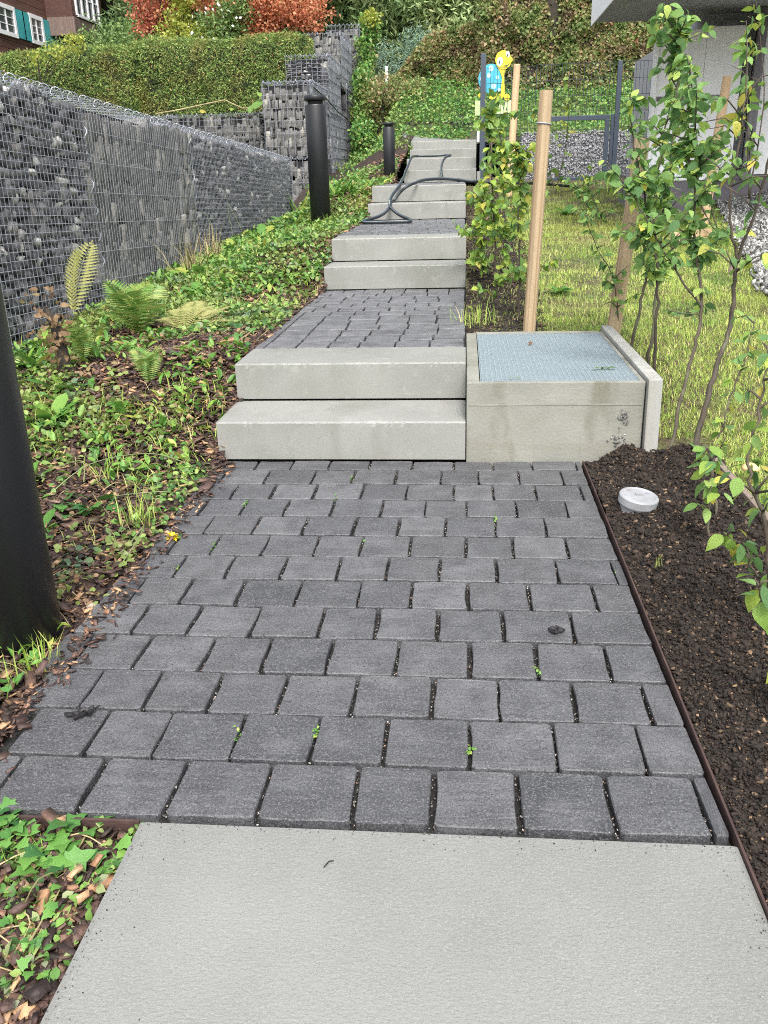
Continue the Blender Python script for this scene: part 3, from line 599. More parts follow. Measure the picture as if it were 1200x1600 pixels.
def gabion2(label, xa, xb, Ya, Yb, z0, z1, wh=.2, wv=.1, front=True, side=True, style='shale', group='gabion baskets of the tall stepped wall'):
    root = empty('gabion_basket', ((xa+xb)/2, Ya, z0), label, 'gabion', group); loc = root.location; H = z1-z0; Wd = xb-xa; L = Yb-Ya
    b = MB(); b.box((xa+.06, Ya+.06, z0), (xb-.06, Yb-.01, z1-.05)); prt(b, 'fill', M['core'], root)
    hm, hv = (BM, BV) if style == 'shale' else (RM, RV); ln = []
    sw, sh = (.062, .165) if style == 'shale' else (.1, .07)
    if front:
        for u, v in fill_face(root, None, Wd, H, sw, sh, hm, 300):
            if v > H-.1 or u > Wd-.04: continue
            link('stone', random.choice(hm), None, root, loc=(xa+u-loc.x, .085, v), scale=(1.2*sw*random.uniform(.7, 1.15), .12, 1.12*sh*random.uniform(.7, 1.0)), rot=(random.gauss(0, .06), random.gauss(0, .05), random.gauss(0, .08)))
        for x in np.arange(0, Wd+.001, wv): ln.append(((xa+x-loc.x, 0, 0), (xa+x-loc.x, 0, H)))
        for z in np.arange(H, 0, -wh): ln.append(((xa-loc.x, -.003, z), (xb-loc.x, -.003, z)))
    if side:
        PP = []; v = .05
        while v < H-.11:
            u = random.uniform(.09, .13)
            while u < L-.05: PP.append((xb-.08-loc.x+random.uniform(-.01, .01), u, v)); u += random.uniform(.07, .12)
            v += .12
        PP = np.array(PP); sc = np.stack([np.full(len(PP), .13), R.uniform(.1, .16, len(PP)), R.uniform(.14, .22, len(PP))], -1)
        vv, ff = tile_many(BV, PP, rotm(*R.normal(0, .07, (3, len(PP)))), sc); props(link('stone_fill', npmesh('sf', vv, ff), M['rock'], root), kind='stuff')
        for y in np.arange(0, L, .1): ln.append(((xb-loc.x, y, 0), (xb-loc.x, y, H)))
        for z in np.arange(H, 0, -.2): ln.append(((xb-loc.x+.003, 0, z), (xb-loc.x+.003, L, z)))
    for x in np.arange(0, Wd+.001, .1): ln.append(((xa+x-loc.x, 0, H), (xa+x-loc.x, L, H)))
    vv, ff = wires(ln, .0048); link('wire_mesh', npmesh('wm', vv, ff), M['wire'], root)
    spiral((xa-loc.x, 0, H), (xb-loc.x, 0, H), .03, .09, .005).out('edge_spiral', M['wire'], root)
    spiral((xb-loc.x, 0, 0), (xb-loc.x, 0, H), .03, .15, .005).out('corner_spiral', M['wire'], root)
    spiral((xb-loc.x, 0, H), (xb-loc.x, L, H), .03, .12, .005).out('edge_spiral', M['wire'], root)
    return root
gabion2('narrow lowest gabion basket behind the iris leaves and tall black bollard', -2.98, -2.62, 15.9, 17.9, .55, 1.45)
gabion2('gabion basket with wide mesh directly left of the tall black bollard top', -3.41, -2.6, 16, 18.0, 1.46, 2.645)
gabion2('fine meshed gabion basket one tier above the bollard top', -3.39, -2.59, 18.1, 19.9, 2.30, 3.275, wh=.07, wv=.1, style='small')
gabion2('gabion basket of the third tier, beside the end of the green hedge', -3.34, -2.57, 20, 21.9, 2.9, 3.89)
gabion2('topmost gabion basket of the stepped wall, beside the hanging ivy', -3.13, -2.39, 22, 24, 3.3, 4.32, wh=.1)
gabion2('tall side of the stepped gabion wall, its long dark face left of the ivy', -3.35, -2.585, 18.02, 20.6, 1.2, 2.29, front=False)
gabion2('rear lower part of the stepped gabion wall, partly under ivy', -3.3, -2.575, 20.62, 23.2, 1.2, 2.89, front=False)
gabion2('low gabion basket of the cross wall under the hedge, left end behind the long wall', -7.4, -5.45, 17.0, 17.9, 1.0, 2.25, side=False, group='gabion baskets of the cross wall', wh=.1)
gabion2('low gabion basket of the cross wall with pale vine leaves trailing on top', -5.44, -3.66, 17.0, 17.9, 1.0, 2.25, side=False, group='gabion baskets of the cross wall', wh=.1)
gabion2('small gabion basket rising left of the tall tier, beside the big vine leaf', -3.64, -3.42, 17.0, 18.0, 1.3, 2.74, side=False, wh=.1, group='gabion baskets of the cross wall')
# cable along the wall face
pts = [(-2.60, 16.3, 2.58), (-2.57, 17.5, 2.5), (-2.55, 19, 2.35), (-2.55, 20.6, 2.3), (-2.55, 20.65, 2.9)]
props(MB().tube(pts, .012, 5).out('cable', M['black']), 'thin black cable running along the dark face of the stepped gabion wall', 'cable')

# ================================================================ BOLLARDS
def bollard(x, y, z0, z1, r, label):
    o = empty('bollard_light', (x, y, z0), label, 'bollard', 'black bollard lights along the path'); h = z1-z0
    MB().lathe([(r, -.25), (r, h*.925), (r-.004, h*.932)], n=40).out('post', M['black'], o)
    MB().lathe([(r*.72, h*.93), (r*.72, h*.962)], n=28).out('light_slot', M['core'], o)
    MB().lathe([(r-.002, h*.962), (r+.003, h*.966), (r+.003, h*.996), (r-.002, h)], n=40).out('cap', M['black'], o)
    for c in o.children:
        n_ = len(c.data.polygons); c.data.polygons.foreach_set('use_smooth', [len(p.vertices) == 4 and abs(p.normal.z) < .3 for p in c.data.polygons])
bollard(-1.172, 1.96, -.03, 1.22, .1, 'large black cylindrical bollard at the left edge of the picture, nearest one')
bollard(-1.55, 9.80, .62, 1.915, .108, 'tall black bollard light between the gabion wall and the steps')
bollard(-1.10, 13.6, .95, 1.84, .086, 'farthest smaller black bollard light beside the ivy and upper steps')
# hose
hp_ = [Vector(p) for p in [(1.412,12.0,0.932),(0.887,11.5,0.988),(0.475,11.0,1.01),(0.134,10.7,1.031),(-0.084,10.6,1.062),(-0.263,10.5,1.077),(-0.435,10.3,1.072),(-0.543,10.05,1.044),(-0.635,9.95,1.002),(-0.705,9.95,0.945),(-0.772,9.9,0.857),(-0.791,9.7,0.825),(-0.816,9.5,0.775),(-0.872,9.3,0.741),(-0.949,9.15,0.722),(-0.997,9.05,0.709),(-0.974,8.95,0.698),(-0.789,8.93,0.692),(-0.6,8.93,0.688),(-0.534,8.98,0.696),(-0.548,9.12,0.711),(-0.637,9.3,0.736),(-0.723,9.5,0.773),(-0.785,9.7,0.818),(-0.802,9.85,0.872),(-0.781,9.95,0.928),(-0.744,10.02,0.978),(-0.708,10.12,1.034),(-0.705,10.4,1.072),(-0.788,12.0,1.103),(-0.822,12.95,1.176),(-0.798,13.15,1.26),(-0.778,13.3,1.328),(-0.767,13.6,1.371),(-0.727,13.9,1.388),(-0.634,13.95,1.387),(-0.444,13.95,1.386),(-0.283,13.95,1.39),(-0.215,13.85,1.382),(-0.268,13.7,1.364),(-0.309,13.45,1.318),(-0.329,13.15,1.239),(-0.328,12.9,1.163),(-0.31,12.7,1.097),(-0.289,12.2,1.066)]]
def catmull(P, n=8):
    out = []
    for i in range(len(P)-1):
        a, b, c, d = P[max(i-1, 0)], P[i], P[i+1], P[min(i+2, len(P)-1)]
        for k in range(n):
            t = k/n; out.append(.5*((2*b)+(-a+c)*t+(2*a-5*b+4*c-d)*t*t+(-a+3*b-3*c+d)*t**3))
    return out+[P[-1]]
def hose_floor(p):
    x, y, z = p
    f = -9
    for (ya, yb, zz) in ((7.28, 9.75, .68), (9.753, 10.12, .85), (10.125, 13.2, 1.02), (13.2, 14.3, 1.19), (14.3, 16, 1.36)):
        if ya <= y <= yb and -1.05 < x < .2: f = zz
    if x > .2: f = float(lawn_z(x, y))+.02
    return Vector((x, y, max(z, f+.019)))
hps = [hose_floor(p) for p in catmull(hp_)]
h = MB().tube(hps, .0165, 8).out('hose', M['hose'], sm_=True); props(h, 'dark garden hose looped on the small paved landing and draped over the upper steps', 'hose')
ax = [p+Vector((-.006, -.012, .0095)) for p in hps]; link('stripe', MB().tube(ax, .0065, 5).mesh(), M['hoses'], h)

# ================================================================ STAKES, FENCE, SIGN, BUILDING
def stake(label, p, q, w, round_=False, wire_t=None, m='stake'):
    p = Vector(p); q = Vector(q); o = empty('wooden_stake', p, label, 'stake'); d = q-p; L = d.length
    o.rotation_euler = d.to_track_quat('Z', 'Y').to_euler()
    if round_: MB().lathe([(w*.5, -.1), (w*.5, L*.5), (w*.47, L-.01), (w*.42, L)], n=16).out('shaft', M[m], o)
    else:
        b = MB(); pr = [(math.cos(a)*w*.56*(1 if abs(math.sin(a)) < .8 else .86), math.sin(a)*w*.5) for a in np.linspace(0, 2*math.pi, 13)[:-1]]
        b.prism(pr, 2, -.15, L); b.out('shaft', M[m], o)
    if wire_t: MB().tube([(w*.585*math.cos(a), w*.55*math.sin(a), L*wire_t+.004*math.sin(a)) for a in np.linspace(0, 6.28, 20)], .0035, 5).out('tie_wire', M['wire'], o)
    return o
stake('thick square wooden stake with a wire tie, directly behind the steel grating', (.357, 4.888, .27), (.405, 4.9, 1.50), .07, wire_t=.875)
stake('slim round wooden stake leaning behind the yellow-green saplings', (.54, 11.5, .84), (.60, 11.5, 2.305), .085, True, m='stake2')
stake('leaning wooden stake half hidden by the leafy sapling, right of the light well', (.79, 4.76, .24), (.872, 4.76, 1.26), .075)
stake('slim wooden stake leaning in front of the white wall, on the far right', (2.29, 9.0, .66), (2.362, 9.0, 1.885), .085, True, m='stake2')
b = MB(); b.obox((1.86, 7.7, .60), (Vector((.95, .3, .06)).normalized(), Vector((-.3, .95, 0)).normalized(), Vector((0, 0, 1))), (.17, .03, .035)); props(b.out('wood_offcut', M['stake2']), 'short plank of wood lying on the bare soil behind the sapling stems', 'plank')
b = MB(); b.obox((1.84, 6.35, .44), (Vector((.25, .95, .1)).normalized(), Vector((-.95, .25, 0)).normalized(), Vector((0, 0, 1))), (.02, .03, .06)); props(b.out('wood_peg', M['greywood']), 'small dark wooden peg in the lawn beside the pebble bank', 'peg')

def fence_panel(label, xa, xb, Y, z0, z1, slope=0):
    o = empty('mesh_fence', ((xa+xb)/2, Y, z0), label, 'fence'); loc = o.location; ln = []
    for x in np.arange(xa, xb+.001, .05): ln.append(((x-loc.x, 0, 0), (x-loc.x, 0, z1-z0)))
    for z in np.arange(z1-z0, 0, -.2):
        for d in (-.006, .006): ln.append(((xa-loc.x, d, z), (xb-loc.x, d, z)))
    v, f = wires(ln, .0035); link('wire_mesh', npmesh('wm', v, f), M['anth'], o); return o
FY = 13.2
f1 = fence_panel('tall anthracite mesh fence between the end post and the gate', .30, 1.02, FY+.7, 1.02, 2.52)
f2 = fence_panel('anthracite mesh fence right of the gate, behind the leafy sapling', 2.12, 2.75, FY, .95, 2.47)
f3 = fence_panel('upper mesh fence strip of thin wires above the gate', .98, 2.05, FY+.35, 1.85, 2.5)
def post(name, x, y, z0, z1, w, label):
    return props(MB().box((x-w/2, y-w/2, z0), (x+w/2, y+w/2, z1), .004).out(name, M['anth']), label, 'post')
post('fence_post', .25, 14.0, 1.0, 2.72, .075, 'tall anthracite end post right of the upper steps, in front of the turtle sign')
b = MB().box((.17, 13.93, 1.56), (.205, 13.96, 1.70), .004); props(b.out('post_box', M['white']), 'small pale box fixed to the anthracite post at the top of the steps', 'box')
post('fence_post', 2.055, FY, .9, 2.48, .06, 'anthracite fence post between gate and mesh fence')
g = empty('garden_gate', (1.5, FY, .95), 'low anthracite garden gate with wire mesh infill in front of the pale stone wall', 'gate')
def gb(n, a, b_): prt(MB().box(a, b_, .004), n, M['anth'], g)
gb('top_rail', (1.09, FY-.02, 1.765), (1.96, FY+.02, 1.825)); gb('stile', (1.04, FY-.025, 1.0), (1.09, FY+.025, 1.83)); gb('stile', (1.90, FY-.025, 1.0), (1.96, FY+.025, 1.764)); gb('gate_post', (1.975, FY-.03, .95), (2.02, FY+.03, 1.83)); gb('bottom_rail', (1.09, FY-.02, 1.0), (1.90, FY+.02, 1.04))
ln = [((x-1.5, 0, .06), (x-1.5, 0, .83)) for x in np.arange(1.1, 1.9, .05)]+[((1.09-1.5, .004, z), (1.9-1.5, .004, z)) for z in np.arange(.1, .82, .2)]
v, f = wires(ln, .0035); link('mesh_infill', npmesh('wm', v, f), M['anth'], g)
gb('latch_plate', (1.042, FY-.035, 1.45), (1.085, FY-.026, 1.6))

# pale stone wall behind the gate
o = MB().box((.95, 16.0, .7), (4.6, 16.4, 1.70)).out('stone_wall', M['crushed']); props(o, 'long pale grey crushed stone wall behind the garden gate', 'wall')
n = 9000; P = np.stack([R.uniform(0.95, 4.6, n), 15.99+R.uniform(-.015, .02, n), R.uniform(.75, 1.74, n)], -1); s = R.uniform(.02, .05, n)
v, f = tile_many(HP, P, rotm(*R.uniform(-3, 3, (3, n))), s); props(link('stone_face', npmesh('sf', v, f), M['crushed'], o), kind='stuff')

# turtle sign
t = empty('turtle_sign', (.38, 14.3, 2.0), 'yellow and turquoise cartoon turtle cut-out sign above a pale green board', 'sign')
def ell(cx, cz, rx, rz, n=26, rot=0):
    return [(cx+rx*math.cos(a)*math.cos(rot)-rz*math.sin(a)*math.sin(rot), cz+rx*math.cos(a)*math.sin(rot)+rz*math.sin(a)*math.cos(rot)) for a in np.linspace(0, 2*math.pi, n+1)[:-1]]
def flat(name, poly, m, y0, y1, par=t):
    b = MB(); b.prism(poly, 1, y0, y1); return b.out(name, M[m], par)
k = 14.3/1356  # metres per pixel of that distance, used to size the flat sign from measurements
def q(px, py): return ((px-765)*.0103, (172-py)*.0103)
flat('shell', ell(*q(764, 131), .185, .195, rot=-.2), 'shell', .004, .012)
flat('tail', ell(*q(749, 152), .03, .03), 'yp', .004, .012)
for (px, py, r_) in ((764, 118, .035), (773, 130, .022), (751, 131, .03), (768, 141, .035), (761, 127, .03), (776, 146, .022), (754, 145, .02)): flat('shell_spot', ell(*q(px, py), r_, r_*1.15, 16), 'spot', .0, .0035)
flat('neck', [q(774, 118), q(785, 118), q(782.5, 128), q(784, 143), q(784, 155), q(778, 155), q(779, 140), q(780, 130)], 'yp', -.006, .0035)
flat('leg', ell(*q(770, 155), .085, .04, rot=.1), 'yp', -.006, -.0005); flat('leg', ell(*q(787, 156), .045, .042), 'yp', -.012, -.0065); flat('leg', ell(*q(778, 156), .03, .05), 'yp', -.018, -.0125)
flat('head', ell(*q(781, 108), .115, .125, rot=.3), 'yp', -.014, -.0065)
flat('snout', ell(*q(789, 108), .05, .045), 'yp', -.018, -.0145)
flat('eye', ell(*q(776, 110), .042, .06, 18, -.2), 'white', -.0175, -.0145); flat('eye', ell(*q(787, 101), .026, .042, 18, .3), 'white', -.022, -.0185)
flat('pupil', ell(*q(775.5, 110.5), .014, .022, 12), 'ink', -.0205, -.018); flat('pupil', ell(*q(786.5, 102.5), .011, .018, 12), 'ink', -.025, -.0225)
flat('mouth', [q(781, 115.5), q(788, 114), q(790, 111), q(789.5, 113.5), q(786, 116.5)], 'ink', -.021, -.0185)
flat('name_board', [q(766, 160), q(799, 160), q(799, 173), q(795, 173), q(795, 177), q(766, 177)], 'lime', .013, .021); flat('name_board', [q(742, 159), q(751, 159), q(751, 178.5), q(742, 178.5)], 'lime', .013, .021)
for i in range(7): flat('lettering', [q(768+i*2.6, 162), q(769.1+i*2.6, 162), q(769.1+i*2.6, 166-(i % 2)), q(768+i*2.6, 166-(i % 3)*.6)], 'ink', .0095, .0125)
for i, (a_, b_) in enumerate(((773, 170), (777, 168.6), (782, 168.4), (786, 169))): flat('lettering', [q(a_, b_), q(a_+1.2, b_), q(a_+2.2, b_+4), q(a_+.8, b_+4.4)], 'ink', .0095, .0125)
b = MB(); b.box((-.02, .022, -1.0), (.02, .05, .3)); b.out('sign_post', M['greywood'], t)
# round pink and white pole behind
b = MB().lathe([(.03, 0), (.03, .32), (.03, .75)], n=10); o = b.out('marker_pole', M['white'], loc=(-1.72, 21.0, 2.6)); props(o, 'thin white marker pole standing behind the ivy', 'pole')

# building ------------------------------------------------------------------------------
bd = empty('building', (4, 11, .8), 'white modern building with grey flat canopy at the upper right', 'building')
def bb(n, a, b_, m, bev=.004): return prt(MB().box(a, b_, bev), n, M[m], bd)
bb('canopy', (1.378, 7.65, 2.632), (3.9, 11.0, 2.95), 'greyrender'); prt(MB().box((1.366, 7.65, 2.60), (1.377, 11.0, 3.0)), 'fascia', M['render'], bd)
bb('column', (2.50, 10.72, 1.0), (3.06, 11.2, 2.631), 'greyrender'); bb('wall', (3.075, 10.42, 1.035), (4.2, 12, 2.63), 'render'); bb('wall', (2.55, 11.21, 1.0), (3.07, 15, 2.63), 'greyrender')
bb('plinth', (2.45, 10.40, .5), (4.3, 12.1, 1.03), 'plinth'); bb('lamp_box', (2.70, 10.68, 2.42), (2.86, 10.72, 2.57), 'greyrender', .02)
bb('downpipe', (2.98, 10.36, .98), (3.075, 10.415, 2.63), 'downp', .012); bb('downpipe_slot', (3.02, 10.352, 1.12), (3.036, 10.3595, 1.5), 'core', 0)

pn = empty('white_cabinet', (2.4, 10.6, 1.03), 'tall white cabinet with a dark horizontal slot, under the grey canopy', 'cabinet')
prt(MB().box((1.985, 10.30, 1.03), (2.46, 10.60, 2.44), .01), 'body', M['white'], pn); prt(MB().box((2.461, 10.30, 1.0), (2.84, 10.60, 2.46), .01), 'body', M['white'], pn)
prt(MB().box((2.0, 10.288, 1.78), (2.74, 10.2985, 1.825), .003), 'slot', M['downp'], pn); prt(MB().box((1.955, 10.27, 1.03), (1.984, 10.34, 2.42), .004), 'edge_trim', M['white'], pn)
prt(MB().box((2.0, 10.27, 2.35), (2.2, 10.2995, 2.38), .003), 'hinge_bar', M['stake2'], pn)
o = MB().box((1.74, 9.75, .5), (2.44, 10.7, 1.0), .004).out('low_wall', M['plinth']); props(o, 'low purple grey plinth wall under the white cabinet', 'wall'); 
link('coping', MB().box((1.73, 9.74, 1.0), (2.44, 10.26, 1.02), .003).mesh(), M['white'], o)
# pebble bank
def peb_z(x, y): return lawn_z(x, y)+.03+.10*sm((x-(2.0+(y-6.4)*.2))/.6)
grid('pebble_bank', np.linspace(0, 1, 14), np.linspace(5.6, 10.38, 40), lambda x, y: y*0, M['pebbase'])
o = bpy.data.objects['pebble_bank']; 
for v in o.data.vertices:
    t_, y = v.co.x, v.co.y; x = 1.86+(y-5.6)*.19+t_*3.2; v.co = (x, y, float(peb_z(x, y)))
n = 9000; t_ = R.uniform(0, 1, n)**1.5; y = R.uniform(5.6, 10.36, n); x = 1.86+(y-5.6)*.19+t_*2.4+R.normal(0, .03, n); P = np.stack([x, y, peb_z(x, y)+.006], -1); s = R.uniform(.022, .05, n)
v, f = tile_many(HP, P, rotm(*R.uniform(-3, 3, (3, n))), np.stack([s*1.2, s, s*.75], -1)); props(link('pebbles', npmesh('pb', v, f), M['whitepeb']), kind='stuff')

# chalet ---------------------------------------------------------------------------------
KH = 1.402; HX = -15.0
def hy(y): return y*KH
def hz(z): return 1.116+(z-1.116)*KH
ch = empty('chalet', (HX-3, 34, 4), 'dark brown timber chalet with white windows and turquoise shutters, top left', 'house')
# facade planks as pieces
z = hz(3.6); i = 0
while z < hz(7.0):
    hgt = .26
    prt(MB().box((HX-.12, hy(20.0), z), (HX+random.uniform(-.012, .012), hy(26.0), z+hgt-.012), .006), 'plank', M['timber'], ch); z += hgt
prt(MB().box((HX-8, hy(20.0)+.02, hz(2.8)), (HX-.13, hy(26)-.02, hz(7.2))), 'wall', M['timber'], ch)
def win(ya, yb, za, zb, sh_l=True, sh_r=True, n=2):
    ya, yb, za, zb = hy(ya), hy(yb), hz(za), hz(zb); w = .13
    fr = MB(); fr.box((HX-.02, ya, za), (HX+.07, ya+w, zb), .005); fr.box((HX-.02, yb-w, za), (HX+.07, yb, zb), .005); fr.box((HX-.02, ya+w, za), (HX+.068, yb-w, za+w), .005); fr.box((HX-.02, ya+w, zb-w), (HX+.068, yb-w, zb), .005)
    o = prt(fr, 'window', M['white'], ch)
    def sub(mb, nm, m): me = mb.mesh(nm); me.transform(Matrix.Translation(-ch.location)); link(nm, me, m, o)
    sub(MB().box((HX-.01, ya+w, za+w), (HX+.02, yb-w, zb-w)), 'pane', M['glass'])
    mu = MB(); ym = (ya+yb)/2; mu.box((HX+.021, ym-.03, za+w), (HX+.05, ym+.03, zb-w))
    for k in (1, 2): zz = lerp(za+w, zb-w, k/3); mu.box((HX+.0215, ya+w, zz-.012), (HX+.04, yb-w, zz+.012))
    sub(mu, 'glazing_bar', M['white'])
    sw = (yb-ya)*.46
    for a in ([ya-sw-.02] if sh_l else [])+([yb+.02] if sh_r else []):
        s_ = prt(MB().box((HX+.005, a, za+.03), (HX+.06, a+sw, zb-.03), .01), 'shutter', M['turq'], ch)
win(21.7, 22.62, 4.42, 5.08, False, True); win(23.35, 24.1, 4.42, 5.08); win(24.75, 25.4, 4.45, 5.08)
# oriel bay
prt(MB().box((HX, hy(24.45), hz(4.72)), (HX+1.0, hy(26.5), hz(5.14)), .01), 'bay_apron', M['greytimber'], ch)
for i in range(14):
    a = hy(24.45)+i*(hy(26.5)-hy(24.45))/14; prt(MB().box((HX+1.001, a+.008, hz(4.72)), (HX+1.03, a+.195, hz(5.13)), .006), 'plank', M['greytimber'], ch)
prt(MB().box((HX, hy(24.45), hz(5.14)), (HX+.98, hy(26.5), hz(6.3))), 'bay_wall', M['timber'], ch)
fr = MB(); ya, yb, za, zb = hy(24.7), hy(26.2), hz(5.2), hz(6.1)
for k in range(5): a = lerp(ya, yb, k/4); fr.box((HX+.981, a-.05, za), (HX+1.04, a+.05, zb), .004)
fr.box((HX+.982, ya, za-.05), (HX+1.06, yb, za+.04), .004); fr.box((HX+.982, ya, (za+zb)/2-.02), (HX+1.02, yb, (za+zb)/2+.02))
prt(fr, 'window', M['white'], ch); prt(MB().box((HX+.975, ya, za), (HX+.99, yb, zb)), 'pane', M['glass'], ch)
b = MB(); b.obox((HX+.4, hy(27.6), hz(5.5)), (Vector((0, .83, -.55)), Vector((1, 0, 0)), Vector((0, .55, .83))), (1.9, 1.6, .1)); prt(b, 'eave', M['roof'], ch)
prt(MB().box((HX-6, hy(26.0), hz(2.8)), (HX-.3, hy(28.2), hz(5.2))), 'shed_wall', M['roof'], ch)

# ================================================================ FAR VEGETATION
def ellipsoid_pts(n, c, r, shell=.55):
    d = R.normal(size=(n, 3)); d /= np.linalg.norm(d, axis=1, keepdims=True); rad = shell+(1-shell)*R.random(n)**.7
    return np.array(c)+d*rad[:, None]*np.array(r)
def crown_pts(blobs, n, clump, cr):
    w = np.array([b[1][0]*b[1][2] for b in blobs]); k = R.choice(len(blobs), n, p=w/w.sum()); cs = np.zeros((n, 3))
    for i, (c, r) in enumerate(blobs):
        m = k == i; cs[m] = ellipsoid_pts(m.sum(), c, r, .45)
    P = np.repeat(cs, clump, 0)+R.normal(0, 1, (n*clump, 3))*cr*np.array([1, 1, .6]); return P
def tree(name, label, cat, base, blobs, n, clump, cr, size, m, trunk_r=.15, tmpl=DIA, group=None, limbs=4):
    o = empty(name, base, label, cat, group); c0 = np.array(base)
    P = crown_pts(blobs, n, clump, cr)-c0; s = R.uniform(.7, 1.3, len(P))*size
    v, f = cloud(P, s, tmpl); link('crown', npmesh('crown', v, f), M[m], o)
    b = MB(); tc = Vector(blobs[0][0])-Vector(base); b.tube([(0, 0, -.3), tc*.35+Vector((.08, 0, 0)), tc*.8, tc*1.05], [trunk_r, trunk_r*.8, trunk_r*.55, trunk_r*.25], 8)
    for c, r in blobs[1:limbs+1]:
        q = Vector(c)-Vector(base); b.tube([tc*.4, tc*.4+(q-tc*.4)*.5+Vector((0, 0, .15)), q], [trunk_r*.45, trunk_r*.3, trunk_r*.12], 6)
    b.out('trunk', M['dark_bark'], o); return o
tree('maple_tree', 'orange-red maple tree behind the left hedge, its crown above the stepped gabion wall', 'tree', (-5.5, 24, 3.1), [((-5.4, 24, 5.3), (1.3, 1.1, .95)), ((-4.4, 24, 5.15), (.95, .9, .55)), ((-5.0, 24, 4.55), (.6, .7, .35)), ((-3.85, 24, 4.85), (.5, .7, .42)), ((-6.0, 24.3, 6.1), (1.4, 1, .8)), ((-4.2, 24.5, 6.3), (1.3, 1, .8))], 1500, 14, .13, .085, 'maple', .1)
tree('maple_tree', 'smaller red maple tree next to the yellow-green shrub above the hedge', 'tree', (-8.0, 25.5, 3.3), [((-8.0, 25.5, 5.8), (.9, .8, 1.0)), ((-7.0, 25.8, 6.3), (.9, .8, .8)), ((-8.3, 25.2, 4.9), (.3, .4, .5)), ((-6.2, 26, 6.4), (.8, .8, .5))], 700, 13, .12, .085, 'redmaple', .08)
tree('shrub', 'yellow-green shrub between the two red maples', 'shrub', (-7.0, 23.6, 3.1), [((-7.0, 23.6, 4.5), (.45, .5, .6)), ((-6.8, 23.6, 5.4), (.35, .4, .5)), ((-6.4, 23.3, 4.35), (.35, .4, .3))], 380, 12, .09, .07, 'ylw', .04)
wf = tree('shrub', 'green shrub dotted with white flowers above the hedge', 'shrub', (-5.95, 23.2, 3.1), [((-5.9, 23.2, 4.4), (.65, .6, .5)), ((-5.5, 23.2, 4.9), (.4, .4, .4))], 330, 12, .1, .07, 'midg', .04)
P = ellipsoid_pts(60, (-5.9, 23.1, 4.5), (.75, .6, .5), .9)-np.array(wf.location); v, f = cloud(P, R.uniform(.05, .1, len(P)), OVAL); link('blossom', npmesh('bl', v, f), M['petal'], wf)
tree('shrub', 'light green shrub under the chalet bay window', 'shrub', (-9.0, 25.5, 3.0), [((-8.7, 25.4, 4.45), (.6, .6, .45)), ((-8.0, 25, 4.3), (.6, .6, .45))], 420, 12, .12, .08, 'midg', .05)
tree('shrub', 'yellow-flowering climber poking above the left end of the hedge', 'shrub', (-8.0, 17.5, 2.2), [((-7.9, 17.4, 3.3), (.12, .2, .14)), ((-7.55, 17.4, 3.45), (.16, .2, .16)), ((-7.2, 17.5, 3.6), (.2, .2, .18))], 60, 8, .05, .055, 'ylw', .03)
tree('shrub', 'wispy pale shrub in front of the chalet windows', 'shrub', (-9.3, 21, 2.6), [((-9.0, 21, 3.95), (.4, .4, .2)), ((-8.3, 21, 4.0), (.35, .4, .3)), ((-7.6, 20.6, 4.0), (.3, .3, .3))], 190, 9, .09, .06, 'midg', .03)
def conif(label, base, h, r, m='conifer', n=1500, sz=.14, cl=14, tm=NEEDLE):
    bl = []
    for k in range(9):
        t_ = k/8; a = random.uniform(0, 6.28); bl.append(((base[0]+.35*r*math.cos(a), base[1]+.35*r*math.sin(a), base[2]+h*(.12+.85*t_)), (r*(1-.75*t_)+.15, r*(1-.75*t_)+.15, h*.13)))
    return tree('conifer_tree', label, 'tree', base, bl, n, cl, .2, sz*1.5, m, .2, tm, limbs=0)
conif('dark conifer with drooping branches directly right of the stepped gabion wall', (-2.6, 27, 2.6), 8.5, 2.0, n=2300)
conif('dark evergreen tree above the gabion tiers, behind the orange maple', (-4.2, 29.5, 3), 8.5, 2.1, n=2300)
conif('dark evergreen tree between the chalet eave and the red maple', (-9.5, 32, 3.4), 9, 2.6, n=2400)
conif('dark green evergreen tree behind the two maples', (-7.0, 31, 3.2), 9, 2.3, n=2100)
conif('pale green weeping conifer behind the rounded end of the beech hedge', (-.9, 27.5, 3), 7, 1.9, 'weep', n=2600, sz=.15)
conif('smaller weeping conifer just left of the anthracite post top', (.9, 28.5, 3), 7, 1.6, 'weep', n=1800, sz=.15)
conif('dark tree in the gap behind the two weeping conifers', (-.4, 33, 3), 10, 2.6, n=2000)
conif('dark tree behind the beech hedge at the centre right', (3.3, 33, 3), 7.0, 2.3, n=1700)
tree('shrub', 'blue-green shrub in the shade under the dark conifer', 'shrub', (-1.8, 24.5, 2.9), [((-2.0, 24.5, 3.7), (.45, .5, .6)), ((-1.2, 24.6, 4.0), (.4, .5, .6)), ((-1.6, 24.5, 3.3), (.5, .5, .4))], 420, 12, .1, .1, 'blueg', .04, NEEDLE)
tree('shrub', 'green leafy shrub hanging over the hedge between the maples and chalet', 'shrub', (-9.3, 27.5, 3.4), [((-9.3, 27.5, 5.0), (.7, .6, .5)), ((-8.7, 27.8, 5.2), (.7, .6, .5))], 420, 12, .14, .1, 'midg', .06)
# far wood closing the view
n = 16000; P = np.stack([R.uniform(-24, 12, n), R.uniform(38, 44, n), np.zeros(n)], -1); P[:, 2] = 4+R.random(n)**.9*(8+1.5*np.sin(P[:, 0]*.9))*np.where(P[:, 0] > 2.5, .55, 1)
v, f = cloud(P, R.uniform(.35, .7, n)); props(link('far_wood', npmesh('fw', v, f), M['conifer']), kind='stuff')
props(MB().box((-26, 44.5, 2), (1.5, 45, 13)).out('far_wood_shade', M['hill']), kind='structure')

